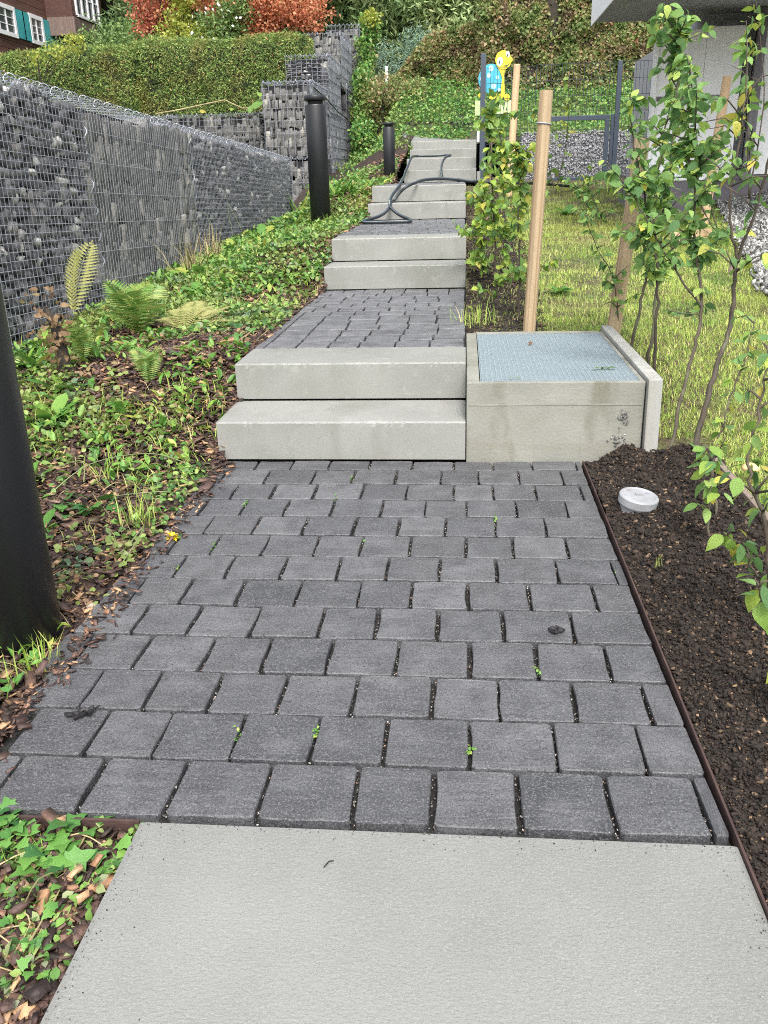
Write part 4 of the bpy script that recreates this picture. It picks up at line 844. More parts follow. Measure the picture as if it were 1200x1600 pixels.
def hedge(label, name, xa, xb, ya, yb, z0, topf, n, size, m, tmpl=DIA, core='dark_bark', amp=.06, ns_=2.2, sides=True):
    o = empty(name, ((xa+xb)/2, ya, z0), label, 'hedge'); loc = np.array(o.location)
    nt_ = int(n*.28); nf = n-nt_
    x = R.uniform(xa, xb, nf); tz = topf(x); z = z0+(tz-z0)*R.random(nf); edge = np.clip((tz-z)/.25, 0, 1)
    y = ya+amp*2*fbm(x, z, ns_, 3)+.12*(1-edge)**2-.0+R.exponential(.05, nf)
    P1 = np.stack([x, y, z], -1)
    x = R.uniform(xa, xb, nt_); y = R.uniform(ya+.05, yb, nt_); P2 = np.stack([x, y, topf(x)+amp*fbm(x, y, 3, 2)-R.exponential(.03, nt_)+.01], -1)
    P = [P1, P2]
    if sides:
        k = n//10; y = R.uniform(ya, yb, k)
        for X_, sg in ((xa, -1), (xb, 1)):
            zz = z0+(topf(np.full(k, X_))-z0)*R.random(k); P.append(np.stack([X_+sg*amp*fbm(y, zz, 3, 2)-sg*R.exponential(.03, k), y, zz], -1))
    P = np.vstack(P)-loc; v, f = cloud(P, R.uniform(.7, 1.3, len(P))*size, tmpl); link('foliage', npmesh('fo', v, f), M[m], o)
    xs = np.linspace(xa+.1, xb-.1, 30); b = MB(); pr = [(xa+.1, z0)]+[(float(q), float(topf(q))-.13) for q in xs]+[(xb-.1, z0)]; b.prism([(u, w) for u, w in pr][::-1], 1, ya+.14, yb-.05); prt(b, 'branches', M[core], o); return o
hedge('long clipped green thuja hedge behind the low gabion wall', 'thuja_hedge', -6.35, -3.0, 18.2, 19.2, 2.2, lambda x: 3.66-.0*x+.03*np.sin(np.asarray(x)*3), 30000, .06, 'thuja', NEEDLE)
hedge('left section of clipped thuja hedge below the chalet, left of the pale gap', 'thuja_hedge', -11.5, -6.38, 18.1, 19.1, 2.2, lambda x: 3.57+.03*np.sin(np.asarray(x)*2.3), 36000, .065, 'thuja', NEEDLE)
def ht(x): return 3.0+1.15*sm((np.asarray(x)+2.1)/1.9)**.8+.08*np.sin(np.asarray(x)*5)
hedge('rounded low beech hedge sloping down to the left above the green bank', 'beech_hedge', -2.0, .45, 21.6, 22.8, 2.5, ht, 26000, .075, 'beech', amp=.12)
hedge('tall brown and green beech hedge behind the mesh fence and gate', 'beech_hedge', .3, 5.2, 21.0, 22.2, 2.3, lambda x: 5.15+.1*np.sin(np.asarray(x)*2)-.25*np.clip(np.asarray(x)-2.4, 0, 1), 52000, .08, 'beech', amp=.16)
tree('shrub', 'low russet bush left of the rounded hedge, beside the ivy wall', 'shrub', (-1.9, 20.6, 2.2), [((-1.75, 20.6, 2.85), (.4, .4, .35)), ((-1.2, 20.9, 2.75), (.5, .4, .35)), ((-2.0, 20.8, 2.4), (.35, .3, .4))], 300, 11, .08, .065, 'beech', .03)
# green bank ground cover
n = 30000; x = R.uniform(-2.5, 4.6, n); y = R.uniform(17.9, 21.9, n)
def bk(x, y): return hill_z(x, y)
P = np.stack([x, y, bk(x, y)+R.exponential(.06, n)+.10*np.clip(fbm(x, y, 2.5, 2), 0, 1)], -1); ok = ~((x > -1.25) & (x < .26) & (y < 18.5)); v, f = cloud(P[ok], R.uniform(.04, .085, ok.sum()), DIA, .7)
props(link('bank_groundcover', npmesh('bg', v, f), M['bank']), kind='stuff')
n = 9000; x = R.uniform(.9, 4.6, n); y = R.uniform(16.0, 18.5, n); P = np.stack([x, y, np.interp(y, [16, 18.5], [1.68, 2.0])+R.exponential(.06, n)], -1); v, f = cloud(P, R.uniform(.04, .08, n), DIA, .7)
props(link('wall_top_groundcover', npmesh('bg', v, f), M['bank']), kind='stuff')
# ivy hanging on the stepped wall
def ivymass(label, blobs, n, m='bank', size=.075, name='ivy'):
    c = blobs[0][0]; P = crown_pts(blobs, n, 6, .06)-np.array(c); v, f = cloud(P, R.uniform(.7, 1.3, len(P))*size, DIA); return props(link(name, npmesh('iv', v, f), M[m], loc=c), label, 'ivy')
ivymass('pale green ivy hanging down the right end of the stepped gabion wall', [((-2.25, 21.3, 2.6), (.25, .9, .9)), ((-2.3, 22.3, 3.8), (.2, .6, .55)), ((-2.2, 22.4, 4.3), (.2, .4, .3)), ((-2.2, 20.5, 1.8), (.25, .8, .6)), ((-2.05, 19.6, 1.35), (.3, .8, .25))], 1700, 'bank')
ivymass('yellow-leaved climber at the very top right of the gabion wall', [((-2.15, 22.1, 4.45), (.15, .3, .2))], 60, 'ylw')
ivymass('low green ivy on the soil between the far bollard and upper steps', [((-1.5, 15, 1.12), (.35, 1.4, .12)), ((-1.25, 17.5, 1.55), (.3, 1.2, .18)), ((-1.8, 13.2, .95), (.4, .9, .12))], 700, 'bank', .055)
# vine with big pale leaves on the cross wall
vi = empty('vine', (-4.3, 16.9, 2.27), 'trailing squash-like vine with large pale leaves on the cross wall', 'vine')
MB().tube([(-1.3, .0, .02), (-.9, -.05, .06), (-.3, 0, .16), (0, -.05, .2), (.3, 0, .06), (.62, -.1, .05)], .012, 6).out('stem', M['straw'], vi)
for (x, y, z, s, rx) in ((.62, -.45, .0, .27, 1.1), (.72, -.4, .2, .22, .9), (.5, -.35, -.05, .16, 1.2), (-.45, 0, .0, .15, .6), (.1, -.05, .02, .12, .9), (-.9, 0, .03, .12, .4)): link('leaf', random.choice(LM['ylw']), None, vi, loc=(x, y, z), rot=(rx, .2, random.uniform(-.8, .8)), scale=(s*1.1, s, s))

# ================================================================ SAPLINGS
def sapling(name, label, stems, r0, nleaf, size, keys, spread=.2, zmin=.3, skip_leaf=(), twigs=5, group=None, extra=0, low=.25):
    base = Vector(stems[0][0]); o = empty(name, base, label, 'sapling', group); cnt = 0; stuffP = []; tot = [0]
    segs = []
    for si, st in enumerate(stems):
        pts = catmull([Vector(p)-base for p in st], 6); L = len(pts)
        r_ = r0[si] if hasattr(r0, '__len__') else r0
        if pts[0].z < .15: pts[0] = pts[0]-Vector((0, 0, .05))
        jit = [p+Vector((random.gauss(0, .003), random.gauss(0, .003), 0)) for p in pts]
        b = MB(); b.tube(jit, [r_*(1-.72*i/L) for i in range(L)], 7, True)
        fr0 = skip_leaf[si] if si < len(skip_leaf) else low
        for t_ in range(twigs):
            k = int(L*random.uniform(max(fr0-.05, .1), .97)); p = jit[min(k, L-1)]; a = random.uniform(0, 6.28); ln_ = random.uniform(.4, 1.1)*spread*(1.15-k/L*.5)
            d = Vector((math.cos(a), math.sin(a)*.8, random.uniform(.15, .9))).normalized(); q1 = p+d*ln_*.5+Vector((0, 0, random.uniform(-.01, .03))); q2 = p+d*ln_
            tw = [p, q1, q2]; b.tube(tw, [.0035, .0025, .0015], 5); segs.append(catmull(tw, 4))
        b.out('stem', M['bark'], o, sm_=True); segs.append(jit[int(L*fr0):]); segs.append(jit[int(L*max(fr0, .5)):])
    n = nleaf+extra; leaves = []
    w = [sum((a-b_).length for a, b_ in zip(s, s[1:]))+.02 for s in segs]
    for i in range(n):
        s = random.choices(segs, w)[0]; k = random.uniform(0, len(s)-1.001); p = s[int(k)].lerp(s[int(k)+1], k-int(k))
        az = random.uniform(0, 2*math.pi); el = random.gauss(-.3, .55); key = random.choices([k_[0] for k_ in keys], [k_[1] for k_ in keys])[0]
        leaves.append((p, az, el, random.uniform(.65, 1.2)*size, key, s))
    for p, az, el, sz, key, s in leaves[:300]:
        pet = Vector((-math.sin(az), math.cos(az), .2))*sz*.25
        link('leaf', random.choice(LM[key]), None, o, loc=p+pet, rot=(el, random.gauss(0, .5), az), scale=(sz, sz, sz))
    if len(leaves) > 300:
        P = np.array([l[0][:] for l in leaves[300:]]); v, f = cloud(P, np.array([l[3] for l in leaves[300:]]), OVAL); props(link('leaf_mass', npmesh('lm', v, f), M['leafG' if keys[0][0] == 'G' else 'leafY'], o), kind='stuff')
    return o
SB = [[(0.824,3.42,0.041),(0.876,3.5,0.289),(0.913,3.55,0.458),(0.938,3.6,0.601),(0.923,3.7,0.788),(0.906,3.75,0.956),(0.916,3.8,1.146),(0.899,3.85,1.311),(0.88,3.9,1.497)],[(0.908,3.36,0.052),(0.934,3.4,0.21),(0.977,3.45,0.376),(1.026,3.5,0.541),(1.025,3.5,0.709),(1.025,3.5,0.792),(1.054,3.45,0.964),(1.067,3.4,1.178)],[(0.862,4.6,0.24),(0.893,4.6,0.462),(0.916,4.6,0.651),(0.918,4.6,0.924),(0.939,4.6,1.214),(0.959,4.6,1.489)],[(0.897,4.3,0.222),(0.906,4.3,0.444),(0.903,4.3,0.681),(0.916,4.3,0.936),(0.923,4.3,1.232),(0.916,4.3,1.538),(0.903,4.3,1.733)],[(0.915,4.25,0.216),(0.896,4.2,0.459),(0.877,4.2,0.691),(0.816,4.2,0.942),(0.734,4.2,1.209),(0.705,4.2,1.412)],[(0.825,4.75,0.274),(0.798,4.7,0.449),(0.747,4.65,0.618),(0.65,4.6,0.779),(0.587,4.55,0.934)],[(1.025,3.5,0.792),(0.977,3.5,0.964),(0.98,3.5,1.14),(0.988,3.5,1.35),(0.973,3.5,1.531)],[(0.938,3.6,0.601),(0.837,3.6,0.726),(0.753,3.6,0.848),(0.629,3.6,1.038),(0.526,3.6,1.154)],[(0.849,2.8,0.039),(0.833,2.85,0.158),(0.86,2.9,0.277),(0.899,2.95,0.418),(0.947,3.0,0.537),(0.975,3.05,0.635)]]
SA = [[(0.209,5.5,0.287),(0.196,5.5,0.538),(0.175,5.5,0.835),(0.155,5.5,1.086),(0.139,5.5,1.329),(0.13,5.5,1.464)],[(0.318,5.2,0.312),(0.317,5.2,0.567),(0.302,5.2,0.848),(0.302,5.2,1.084),(0.307,5.2,1.248)],[(0.138,6.4,0.445),(0.117,6.4,0.62),(0.106,6.4,0.834),(0.124,6.4,1.042)],[(0.304,6.2,0.463),(0.277,6.2,0.674),(0.261,6.2,1.001),(0.243,6.2,1.238),(0.209,6.2,1.43)]]
SC = [[(0.78,2.62,0.025),(0.767,2.62,0.129),(0.763,2.62,0.224),(0.736,2.62,0.297)],[(0.798,2.1,0.022),(0.752,2.1,0.132),(0.702,2.1,0.221),(0.659,2.1,0.247)],[(0.754,2.0,0.18),(0.71,2.0,0.347),(0.669,2.0,0.444),(0.688,2.05,0.585),(0.719,2.1,0.695)],[(0.691,1.7,0.009),(0.663,1.7,0.153),(0.627,1.7,0.275),(0.61,1.7,0.312)]]
sapling('sapling', 'slender dark-stemmed sapling nearest the light well board, leafy from halfway up', [SB[0]], [.0085], 300, .052, [('G', 6), ('Y', 1)], .26, skip_leaf=(.36,), twigs=22, extra=120)
sapling('sapling', 'thicker grey-barked sapling forking beside the pebbles, nearly bare below', [SB[1], SB[6]], [.013, .006], 80, .05, [('G', 4), ('Y', 2)], .2, skip_leaf=(.55, .3), twigs=7)
sapling('sapling', 'bushy green sapling behind the grating, left stem with leaves in front of the white cabinet', [SB[2], SB[7]], [.009, .005], 300, .051, [('G', 4), ('Y', 1)], .22, skip_leaf=(.35, .35), twigs=15)
sapling('sapling', 'tallest green sapling, its yellow tip reaching the canopy', [SB[3]], [.009], 300, .053, [('G', 4), ('Y', 1)], .24, skip_leaf=(.34,), twigs=24, extra=170)
sapling('sapling', 'thin straight green sapling leaning left of the tallest one', [SB[4]], [.0085], 230, .05, [('G', 5), ('Y', 1)], .2, skip_leaf=(.38,), twigs=10)
sapling('sapling', 'small sparse sapling leaning left just behind the light well board', [SB[5]], [.004], 70, .042, [('G', 3), ('Y', 1)], .16, skip_leaf=(.25,), twigs=7)
sapling('sapling', 'red-stemmed young sapling rising from the soil bed at the right', [SB[8]], [.0045], 50, .044, [('G', 3), ('Y', 1)], .13, skip_leaf=(.12,), twigs=5)
sapling('sapling', 'yellow-green bushy sapling left of the thick square stake', [SA[0], SA[2]], [.007, .005], 300, .054, [('Y', 4), ('G', 1)], .25, skip_leaf=(.12, .1), twigs=15, extra=260)
sapling('sapling', 'thin yellow-green sapling touching the thick square stake', [SA[1]], [.007], 280, .051, [('Y', 3), ('G', 1)], .2, skip_leaf=(.2,), twigs=11)
sapling('sapling', 'yellowing sapling behind, between the upper steps and the stake', [SA[3]], [.006], 280, .051, [('Y', 3), ('G', 1)], .24, skip_leaf=(.1,), twigs=11)
sapling('sapling', 'low yellow-green seedling beside the drain pipe in the soil', [SC[0]], [.0045], 26, .05, [('G', 2), ('Y', 2)], .1, skip_leaf=(.35,), twigs=4)
sapling('sapling', 'twig with serrated green and yellow leaves over the soil at the right edge', [SC[1]], [.004], 22, .05, [('G', 3), ('Y', 2)], .07, skip_leaf=(.3,), twigs=3)
sapling('sapling', 'leafy branches entering the picture at the right edge above the timber board', [SC[2]], [.006], 60, .042, [('G', 3), ('Y', 3)], .14, skip_leaf=(.1,), twigs=10)
sapling('sapling', 'yellow-spotted leaves low at the right edge over the dark soil', [SC[3]], [.005], 14, .05, [('Y', 2), ('G', 1)], .06, skip_leaf=(.1,), twigs=3)
# shrub near gate behind
def loosebush(label, base, h, r, n, key, size, seed=0):
    st = [(base[0]+random.uniform(-.04, .04), base[1], base[2]), (base[0]+random.uniform(-r, r)*.5, base[1], base[2]+h*.5), (base[0]+random.uniform(-r, r), base[1], base[2]+h)]
    st2 = [st[0], (base[0]-r*.5, base[1], base[2]+h*.4), (base[0]-r*.8, base[1], base[2]+h*.8)]
    return sapling('sapling', label, [st, st2], .006, n, size, key, r*.8, skip_leaf=(.15, .15), twigs=8)
loosebush('sparse sapling with yellow leaves in front of the garden gate', (1.15, 11.6, .85), 1.3, .35, 80, [('Y', 3), ('G', 1)], .085)
loosebush('low green bush at the end of the lawn below the gate post', (1.35, 9.0, .64), .42, .35, 150, [('G', 4), ('Y', 1)], .06)
loosebush('leafy sapling growing in front of the pebble bank', (2.05, 7.6, .55), .7, .3, 110, [('G', 4), ('Y', 1)], .07)
loosebush('hanging leafy branch in front of the downpipe at the upper right', (2.05, 6.8, .95), 1.35, .22, 70, [('G', 3), ('Y', 2)], .075)
loosebush('low dark-leaved bush at the foot of the white cabinet', (1.9, 8.6, .62), .6, .4, 170, [('G', 1)], .065)

# ================================================================ LEFT BED PLANTS
def bz(x, y): return float(bed_z(x, y))
def rosette(name, label, cat, x, y, n, ln, key, up=.7, w=1, z=None, group=None):
    o = empty(name, (x, y, bz(x, y) if z is None else z), label, cat, group)
    for i in range(n):
        a = 2*math.pi*i/n+random.uniform(-.4, .4); l = ln*random.uniform(.6, 1.15)
        link('leaf', random.choice(LM[key]), None, o, loc=(0, 0, .0), rot=(random.uniform(.25, 1)*up, random.uniform(-.3, .3), a), scale=(l*w, l, l))
    return o
def frond(n, L, mat_, arch=.5):
    V, F = [], []; b = 0
    for i in range(n):
        t_ = (i+1)/n; c = Vector((0, L*t_*(1-arch*t_*.35), L*arch*(t_-t_*t_)*1.1)); wd = L*.26*math.sin(math.pi*min(1, t_*.93+.05))**.75*(1 if t_ < .95 else .4)
        for s_ in (-1, 1):
            k = 5
            for j in range(2):
                pass
            tip = c+Vector((s_*wd, wd*.35, -.05*wd)); m1 = c.lerp(tip, .35); hw = L/n*.40
            q = [c, m1+Vector((0, hw, .004)), tip, m1-Vector((0, hw, -.002))]
            V += [p[:] for p in q]; F.append((b, b+1, b+2)); F.append((b, b+2, b+3)); b += 4
    for i in range(8):
        t0, t1 = i/8, (i+1)/8
        for t_ in (t0, t1):
            for s_ in (-1, 1): V.append((s_*.004*(1.2-t_), L*t_*(1-arch*t_*.35), L*arch*(t_-t_*t_)*1.1+.002))
        F += [(b, b+1, b+3), (b, b+3, b+2)]; b += 4
    me = bpy.data.meshes.new('frond'); me.from_pydata(V, [], F); me.materials.append(mat_); return me
FR = [frond(20, 1, M['fern'], a) for a in (.4, .7, .9)]; FRP = [frond(22, 1, M['fernpale'], a) for a in (.25, .5)]
def fern(label, x, y, n, L, meshes=FR, up=(.5, 1.25), azs=None, z=None):
    o = empty('fern', (x, y, bz(x, y) if z is None else z), label, 'fern')
    for i in range(n):
        a = azs[i] if azs else 2*math.pi*i/n+random.uniform(-.3, .3); l = L*random.uniform(.75, 1.1)
        link('frond', random.choice(meshes), None, o, rot=(random.uniform(*up), random.uniform(-.2, .2), a), scale=(l,)*3)
    return o
fern('large bushy green fern clump against the gabion wall', -1.95, 5.1, 17, .42)
fern('small upright green fern with brown midrib in front of the large fern clump', -1.5, 4.0, 8, .22, up=(.9, 1.4))
f = fern('tall pale yellow-green fern frond standing against the fine mesh gabion', -1.92, 4.2, 2, .36, FRP, up=(1.15, 1.3), azs=[-.35, -.7], z=.53)
f = fern('dark green bushy fern wrapped around the dead stump', -1.95, 4.3, 12, .26, FR, up=(.9, 1.5), z=.28)
b = MB(); b.tube([(-2.02, 4.22, .1), (-2.03, 4.24, .30), (-2.05, 4.26, .45), (-2.10, 4.28, .54)], [.035, .035, .028, .012], 9); o = b.out('dead_stump', M['dark_bark']); props(o, 'rotten brown stump with dry leaves left of the pale fern frond', 'stump')
for k in range(150): link('dry_leaf', random.choice(LM['dead']), None, o, loc=(-2.04+random.gauss(0, .045), 4.2+random.gauss(0, .04), random.triangular(.16, .66, .4)), rot=[random.uniform(-2, 2) for _ in range(3)], scale=(random.uniform(.02, .045),)*3)
fern('withered flattened fern fronds lying right of the large fern clump', -1.62, 5.0, 9, .38, FRP, up=(.05, .4), azs=[-1.2+.25*i for i in range(9)])
G1 = 'dandelion-like weeds in the bark mulch bed'
ros = [(-2.35, 8.9, 9, .26, 'W', 'bright green leafy weed clump against the third gabion basket'), (-2.2, 9.7, 9, .3, 'W', 'tall bright green weed left of the middle bollard'), (-2.1, 10.6, 8, .26, 'W', 'weed clump just behind and left of the middle bollard'),
 (-1.38, 3.3, 9, .13, 'D', 'low fresh green plantain beside the lower landing, above the yellow leaves'), (-1.85, 3.65, 11, .17, 'D', 'wide green dock at the left behind the nearest bollard'), (-1.95, 4.0, 10, .19, 'D', 'upright broad green leaves at the foot of the dead stump'),
 (-1.7, 3.1, 10, .16, 'D', 'broad green dock touching the right side of the nearest bollard'), (-1.55, 3.75, 8, .15, 'W', 'jagged-leaf weed in the middle of the near mulch'), (-1.25, 4.15, 8, .11, 'W', 'small jagged weed left of the second concrete step'),
 (-1.9, 6.4, 10, .2, 'W', 'green weed at the base of the shale gabion basket'), (-2.2, 7.2, 9, .22, 'W', 'weed clump against the right part of the shale gabion'), (-1.5, 6.6, 9, .16, 'D', 'broad-leaved weed left of the second paved landing'),
 (-1.25, 7.4, 8, .13, 'W', 'small yellowish weed left of the fourth step'), (-1.75, 8.0, 9, .2, 'W', 'leafy weed in the middle of the upper mulch bed'), (-1.3, 6.0, 8, .13, 'D', 'low pale weed beside the left edge of the second landing'),
 (-1.2, 5.2, 8, .1, 'D', 'small green weed at the front left corner of the second landing'), (-2.2, 5.9, 9, .2, 'W', 'dark green weed between the large fern and the gabion'), (-1.4, 8.7, 8, .15, 'W', 'yellow-green weed in front of the middle bollard'),
 (-1.22, 10.4, 8, .15, 'D', 'leafy weed left of the fifth step'), (-1.45, 2.65, 10, .12, 'D', 'dark shiny low weed right of the nearest bollard'), (-1.12, 3.3, 7, .07, 'D', 'tiny seedling at the left foot of the lowest step'),
 (-2.4, 4.9, 10, .22, 'D', 'leafy weed at the foot of the nearest gabion basket'), (-2.25, 4.4, 10, .2, 'D', 'blue-green leafy weed at far left below the gabion mesh')]
for x, y, n_, l, k_, lab in ros: rosette('weed', lab, 'weed', x, y, n_, l*.85, k_, .9, 1.1 if k_ == 'W' else 1.5, group=G1)
for (x, y, lab, n_, L, w_) in ((-2.5, 13.6, 'iris leaf clump left of the middle bollard at the end of the wall', 9, .62, 1.1), (-1.45, 10.55, 'bright iris leaf fan just right of the middle bollard', 8, .42, 1.3)):
    o = empty('iris_clump', (x, y, bz(x, y)-.02), lab, 'iris')
    for k in range(n_): link('leaf', LM['S'][k % 5], None, o, loc=(random.uniform(-.05, .05), 0, 0), rot=(random.uniform(1.1, 1.5), 0, random.choice([-1.57, 1.57])+random.uniform(-.5, .5)), scale=(L*w_, L*random.uniform(.7, 1.1), L))
# ivy near
def ivy(label, cx, cy, n, sz, rx, ry, z=None, lift=.03):
    o = empty('ivy', (cx, cy, bz(cx, cy)), label, 'ivy'); pts = []
    for k in range(n):
        x = random.gauss(0, rx); y = random.gauss(0, ry); zz = bz(cx+x, cy+y)-o.location.z+random.uniform(.3, 1.2)*lift; s_ = sz*random.uniform(.6, 1.2)
        link('leaf', random.choice(LM['I']), None, o, loc=(x, y, zz), rot=(random.gauss(.15, .25), random.gauss(0, .25), random.uniform(-1, 1)+math.pi*random.choice([0, .8, 1.2])), scale=(s_*1.15, s_, s_)); pts.append((x, y, zz-.01))
    pts.sort(); MB().tube(pts[::2], .002, 5).out('stem', M['straw'], o); return o
ivy('ivy with star-shaped leaves at the lower left, in front of the short steel edging', -.74, 1.205, 34, .044, .06, .04)
ivy('small ivy trail with tiny leaves beside the left edge of the foreground slab', -.70, 1.02, 22, .02, .03, .06)
ivy('dark ivy patch at the lower left corner of the paving edge', -.86, 1.26, 20, .042, .04, .03)
ivy('dark green ivy just right of the nearest bollard base', -1.36, 2.86, 26, .055, .09, .07)
ivy('ivy patch beside the paving, left of the wet dead leaf', -1.09, 1.62, 16, .034, .025, .07)
ivy('ivy between large fern and concrete steps', -1.35, 5.1, 60, .045, .14, .4)
ivy('ivy on the mulch beside the lower steps', -1.2, 4.4, 46, .04, .1, .3)
ivy('ivy patch around the stones of the upper bed', -1.7, 7.4, 60, .055, .22, .5)
def tuft(label, x, y, n, L, z=None, m='grass', sp=.03):
    P = np.stack([R.normal(0, sp, n), R.normal(0, sp, n), np.zeros(n)], -1); Rm = rotm(R.uniform(.7, 1.7, n), np.zeros(n), R.uniform(0, 6.28, n)); s = L*R.uniform(.5, 1.1, n)
    T = (np.array([[-.016,0,0],[.016,0,0],[.012,.5,.03],[-.012,.5,.03],[0,1,-.12]]), np.array([[0,1,2],[0,2,3],[3,2,4]])); v, f = tile(T, P, Rm, s)
    return props(link('grass_tuft', npmesh('gt', v, f), M[m], loc=(x, y, bz(x, y) if z is None else z)), label, 'grass')
tuft('bright fine grass tuft at the paving edge near the yellow flower', -1.14, 2.76, 60, .13)
tuft('grass tuft at the foot of the nearest bollard', -1.06, 1.83, 40, .12)
tuft('sparse grass tuft further down beside the nearest bollard', -1.13, 1.72, 30, .1)
tuft('dry grass tuft in front of the third gabion basket', -2.35, 8.3, 50, .35, m='straw', sp=.045)
tuft('wispy dry grass along the shale gabion foot', -2.3, 7.4, 50, .4, m='straw', sp=.05)
tuft('thin grass tuft at the left edge of the ivy in the lower left corner', -.79, 1.16, 30, .06)
tuft('lawn grass tuft left of the grating rear corner', .06, 5.0, 60, .14, .32, sp=.06)
tuft('small green seedling grass in the dark soil bed', .58, 2.42, 12, .04, .01, sp=.008)
# long curved stems
for pts, lab in (([(-1.55, 2.9, .03), (-1.42, 3.05, .12), (-1.25, 3.25, .1), (-1.1, 3.3, .03)], 'long thin green arching stem across the near mulch'), ([(-1.1, 2.55, .0), (-1.06, 2.6, .05), (-1.04, 2.5, .05), (-1.07, 2.42, .0)], 'pale curled stem by the paving below the yellow flower'),
                 ([(-1.35, 2.95, .02), (-1.2, 2.95, .04), (-1.1, 3.0, .03)], 'straight dry stalk lying on the near mulch'), ([(-2.4, 8.0, .4), (-2.45, 8.1, .75), (-2.3, 8.0, .85), (-2.25, 8.1, .55)], 'tall bent dry stem in front of the third gabion basket'), ([(-2.3, 9.0, .4), (-2.35, 9.0, .9), (-2.2, 9.1, .5)], 'thin dry stalk crossing the fine mesh near the middle bollard'),
                 ([(-1.8, 3.3, .08), (-1.65, 3.2, .06), (-1.5, 3.15, .1), (-1.48, 3.1, .03)], 'yellow stem bent over the mulch beside the nearest bollard')):
    props(MB().tube(catmull([Vector(p) for p in pts]), .0019, 5).out('stem', M['gstem']), lab, 'stem')
# tangled dry stems and leaf litter over the bed
mb = MB()
for _ in range(420):
    y = .8+random.random()**1.4*9; x = random.uniform(-2.4, -1.06) if y > 1.27 else random.uniform(-1.1, -.64); a = random.uniform(0, 6.28); L_ = random.uniform(.04, .16)
    p = Vector((x, y, bz(x, y)+.008)); d = Vector((math.cos(a), math.sin(a), 0))*L_
    q1 = p+d*.5+Vector((random.gauss(0, .01), random.gauss(0, .01), random.uniform(.004, .04))); q2 = p+d; q2.z = bz(q2.x, q2.y)+.01
    if q2.x > -1.02 and q2.y > 1.26 or q2.x > -.61: continue
    mb.tube(catmull([p, q1, q2], 3), [.0012, .0014, .0014, .0014, .0012, .001, .0008], 3, False)
props(mb.out('stem_litter', M['straw']), kind='stuff')
n = 3000; y = 1.5+R.random(n)**1.3*10; x = np.where(y < 1.262, R.uniform(-1.3, -.62, n), R.uniform(-2.45, -1.03, n)); P = np.stack([x, y, bed_z(x, y)+R.uniform(.006, .03, n)], -1)
v, f = cloud(P, R.uniform(.015, .034, n)*np.interp(y, [1, 4, 9], [.7, 1, 1.5]), OVAL, .7); props(link('leaf_litter', npmesh('ll', v, f), M['dead']), kind='stuff')
# ground cover and mulch chips (countless)
def inbed(x, y): return ((x < -1.03) | (y < 1.262)) & (x > -2.58)
n = 66000; y = .75+R.random(n)**1.6*14; x = np.where(y < 1.262, R.uniform(-1.6, -.6, n), R.uniform(-2.58, -1.03, n))
msk = fbm(x*1., y*1., 2.2, 3)+.35*vn(x, y, 9)+np.interp(y, [0, 2, 3.2, 5, 9], [-.16, -.08, .0, .06, .2])+.24*(x < -1.55); ok = 1.25*msk+.2*((y < 1.262) & (vn(x, y, 14) > 0))+R.normal(0, .1, n) > .17
x, y = x[ok], y[ok]; n = len(x); P = np.stack([x, y, bed_z(x, y)+R.uniform(.0, .05, n)*np.interp(y, [1, 4, 9], [.4, 1, 1.4])], -1)
v, f = cloud(P, R.uniform(.014, .036, n)*np.interp(y, [1, 4, 12], [.7, 1.1, 1.6]), OVAL, .55); props(link('groundcover', npmesh('gc', v, f), M['gc']), kind='stuff')
n = 9000; y = 1.4+R.random(n)**1.4*12; x = R.uniform(-2.56, -1.06, n); k = (fbm(x, y, 1.7, 3)+np.interp(y, [1.4, 3, 5, 7], [-.16, -.06, .0, .1])+.24*(x < -1.7)) > .12; x, y = x[k], y[k]; n = len(x)
P = np.stack([x, y, bed_z(x, y)+R.uniform(0, .04, n)], -1); sz = R.uniform(.04, .085, n)*np.interp(y, [1.4, 4, 12], [.5, .9, 1.5]); v, f = tile(OVAL, P, rotm(R.uniform(.1, 1.2, n), R.normal(0, .3, n), R.uniform(-3.1, 3.1, n)), np.stack([sz*.55, sz, sz], -1))
props(link('weed_mass', npmesh('wm', v, f), M['weed']), kind='stuff')
n = 16000; y = 1.5+R.random(n)**1.4*12; x = R.uniform(-2.56, -1.05, n); k = (fbm(x+5, y, 1.4, 3)+np.interp(y, [1.4, 3, 6], [-.1, -.05, .1])) > .12; x, y = x[k], y[k]; n = len(x)
P = np.stack([x, y, bed_z(x, y)], -1); T = (np.array([[-.03,0,0],[.03,0,0],[.022,.5,.05],[0,1,-.15],[-.022,.5,.05]]), np.array([[0,1,2],[0,2,4],[4,2,3]])); v, f = tile(T, P, rotm(R.uniform(.2, 1.5, n), np.zeros(n), R.uniform(0, 6.28, n)), R.uniform(.04, .11, n)*np.interp(y, [1.4, 4, 12], [.6, 1, 1.4]))
props(link('wild_grass', npmesh('wg', v, f), M['grass']), kind='stuff')
def flakes(n):
    out = []
    for _ in range(n):
        b = MB(); b.box((-.5, -.5, -.5), (.5, .5, .5), 0, .17); bm = b.bm; bmesh.ops.triangulate(bm, faces=bm.faces); bm.verts.index_update()
        out.append((np.array([v.co[:] for v in bm.verts]), np.array([[v.index for v in f.verts] for f in bm.faces]))); bm.free()
    return out
CH = flakes(8); n = 105000; y = .72+R.random(n)**1.9*15; x = np.where(y < 1.262, R.uniform(-1.5, -.605, n), np.where(R.random(n) < .03, R.normal(-1.0, .03, n), R.uniform(-2.5, -1.02, n))); x = np.where((y > 3.45), np.minimum(x, -1.045), x)
P = np.stack([x, y, np.where((x > -1.02) & (y > 1.27), .002, bed_z(x, y)-.004)+R.exponential(.006, n)], -1); big = np.interp(y, [.8, 1.25, 1.5, 5, 14], [1.3, 1.1, .95, 1.3, 2.4])
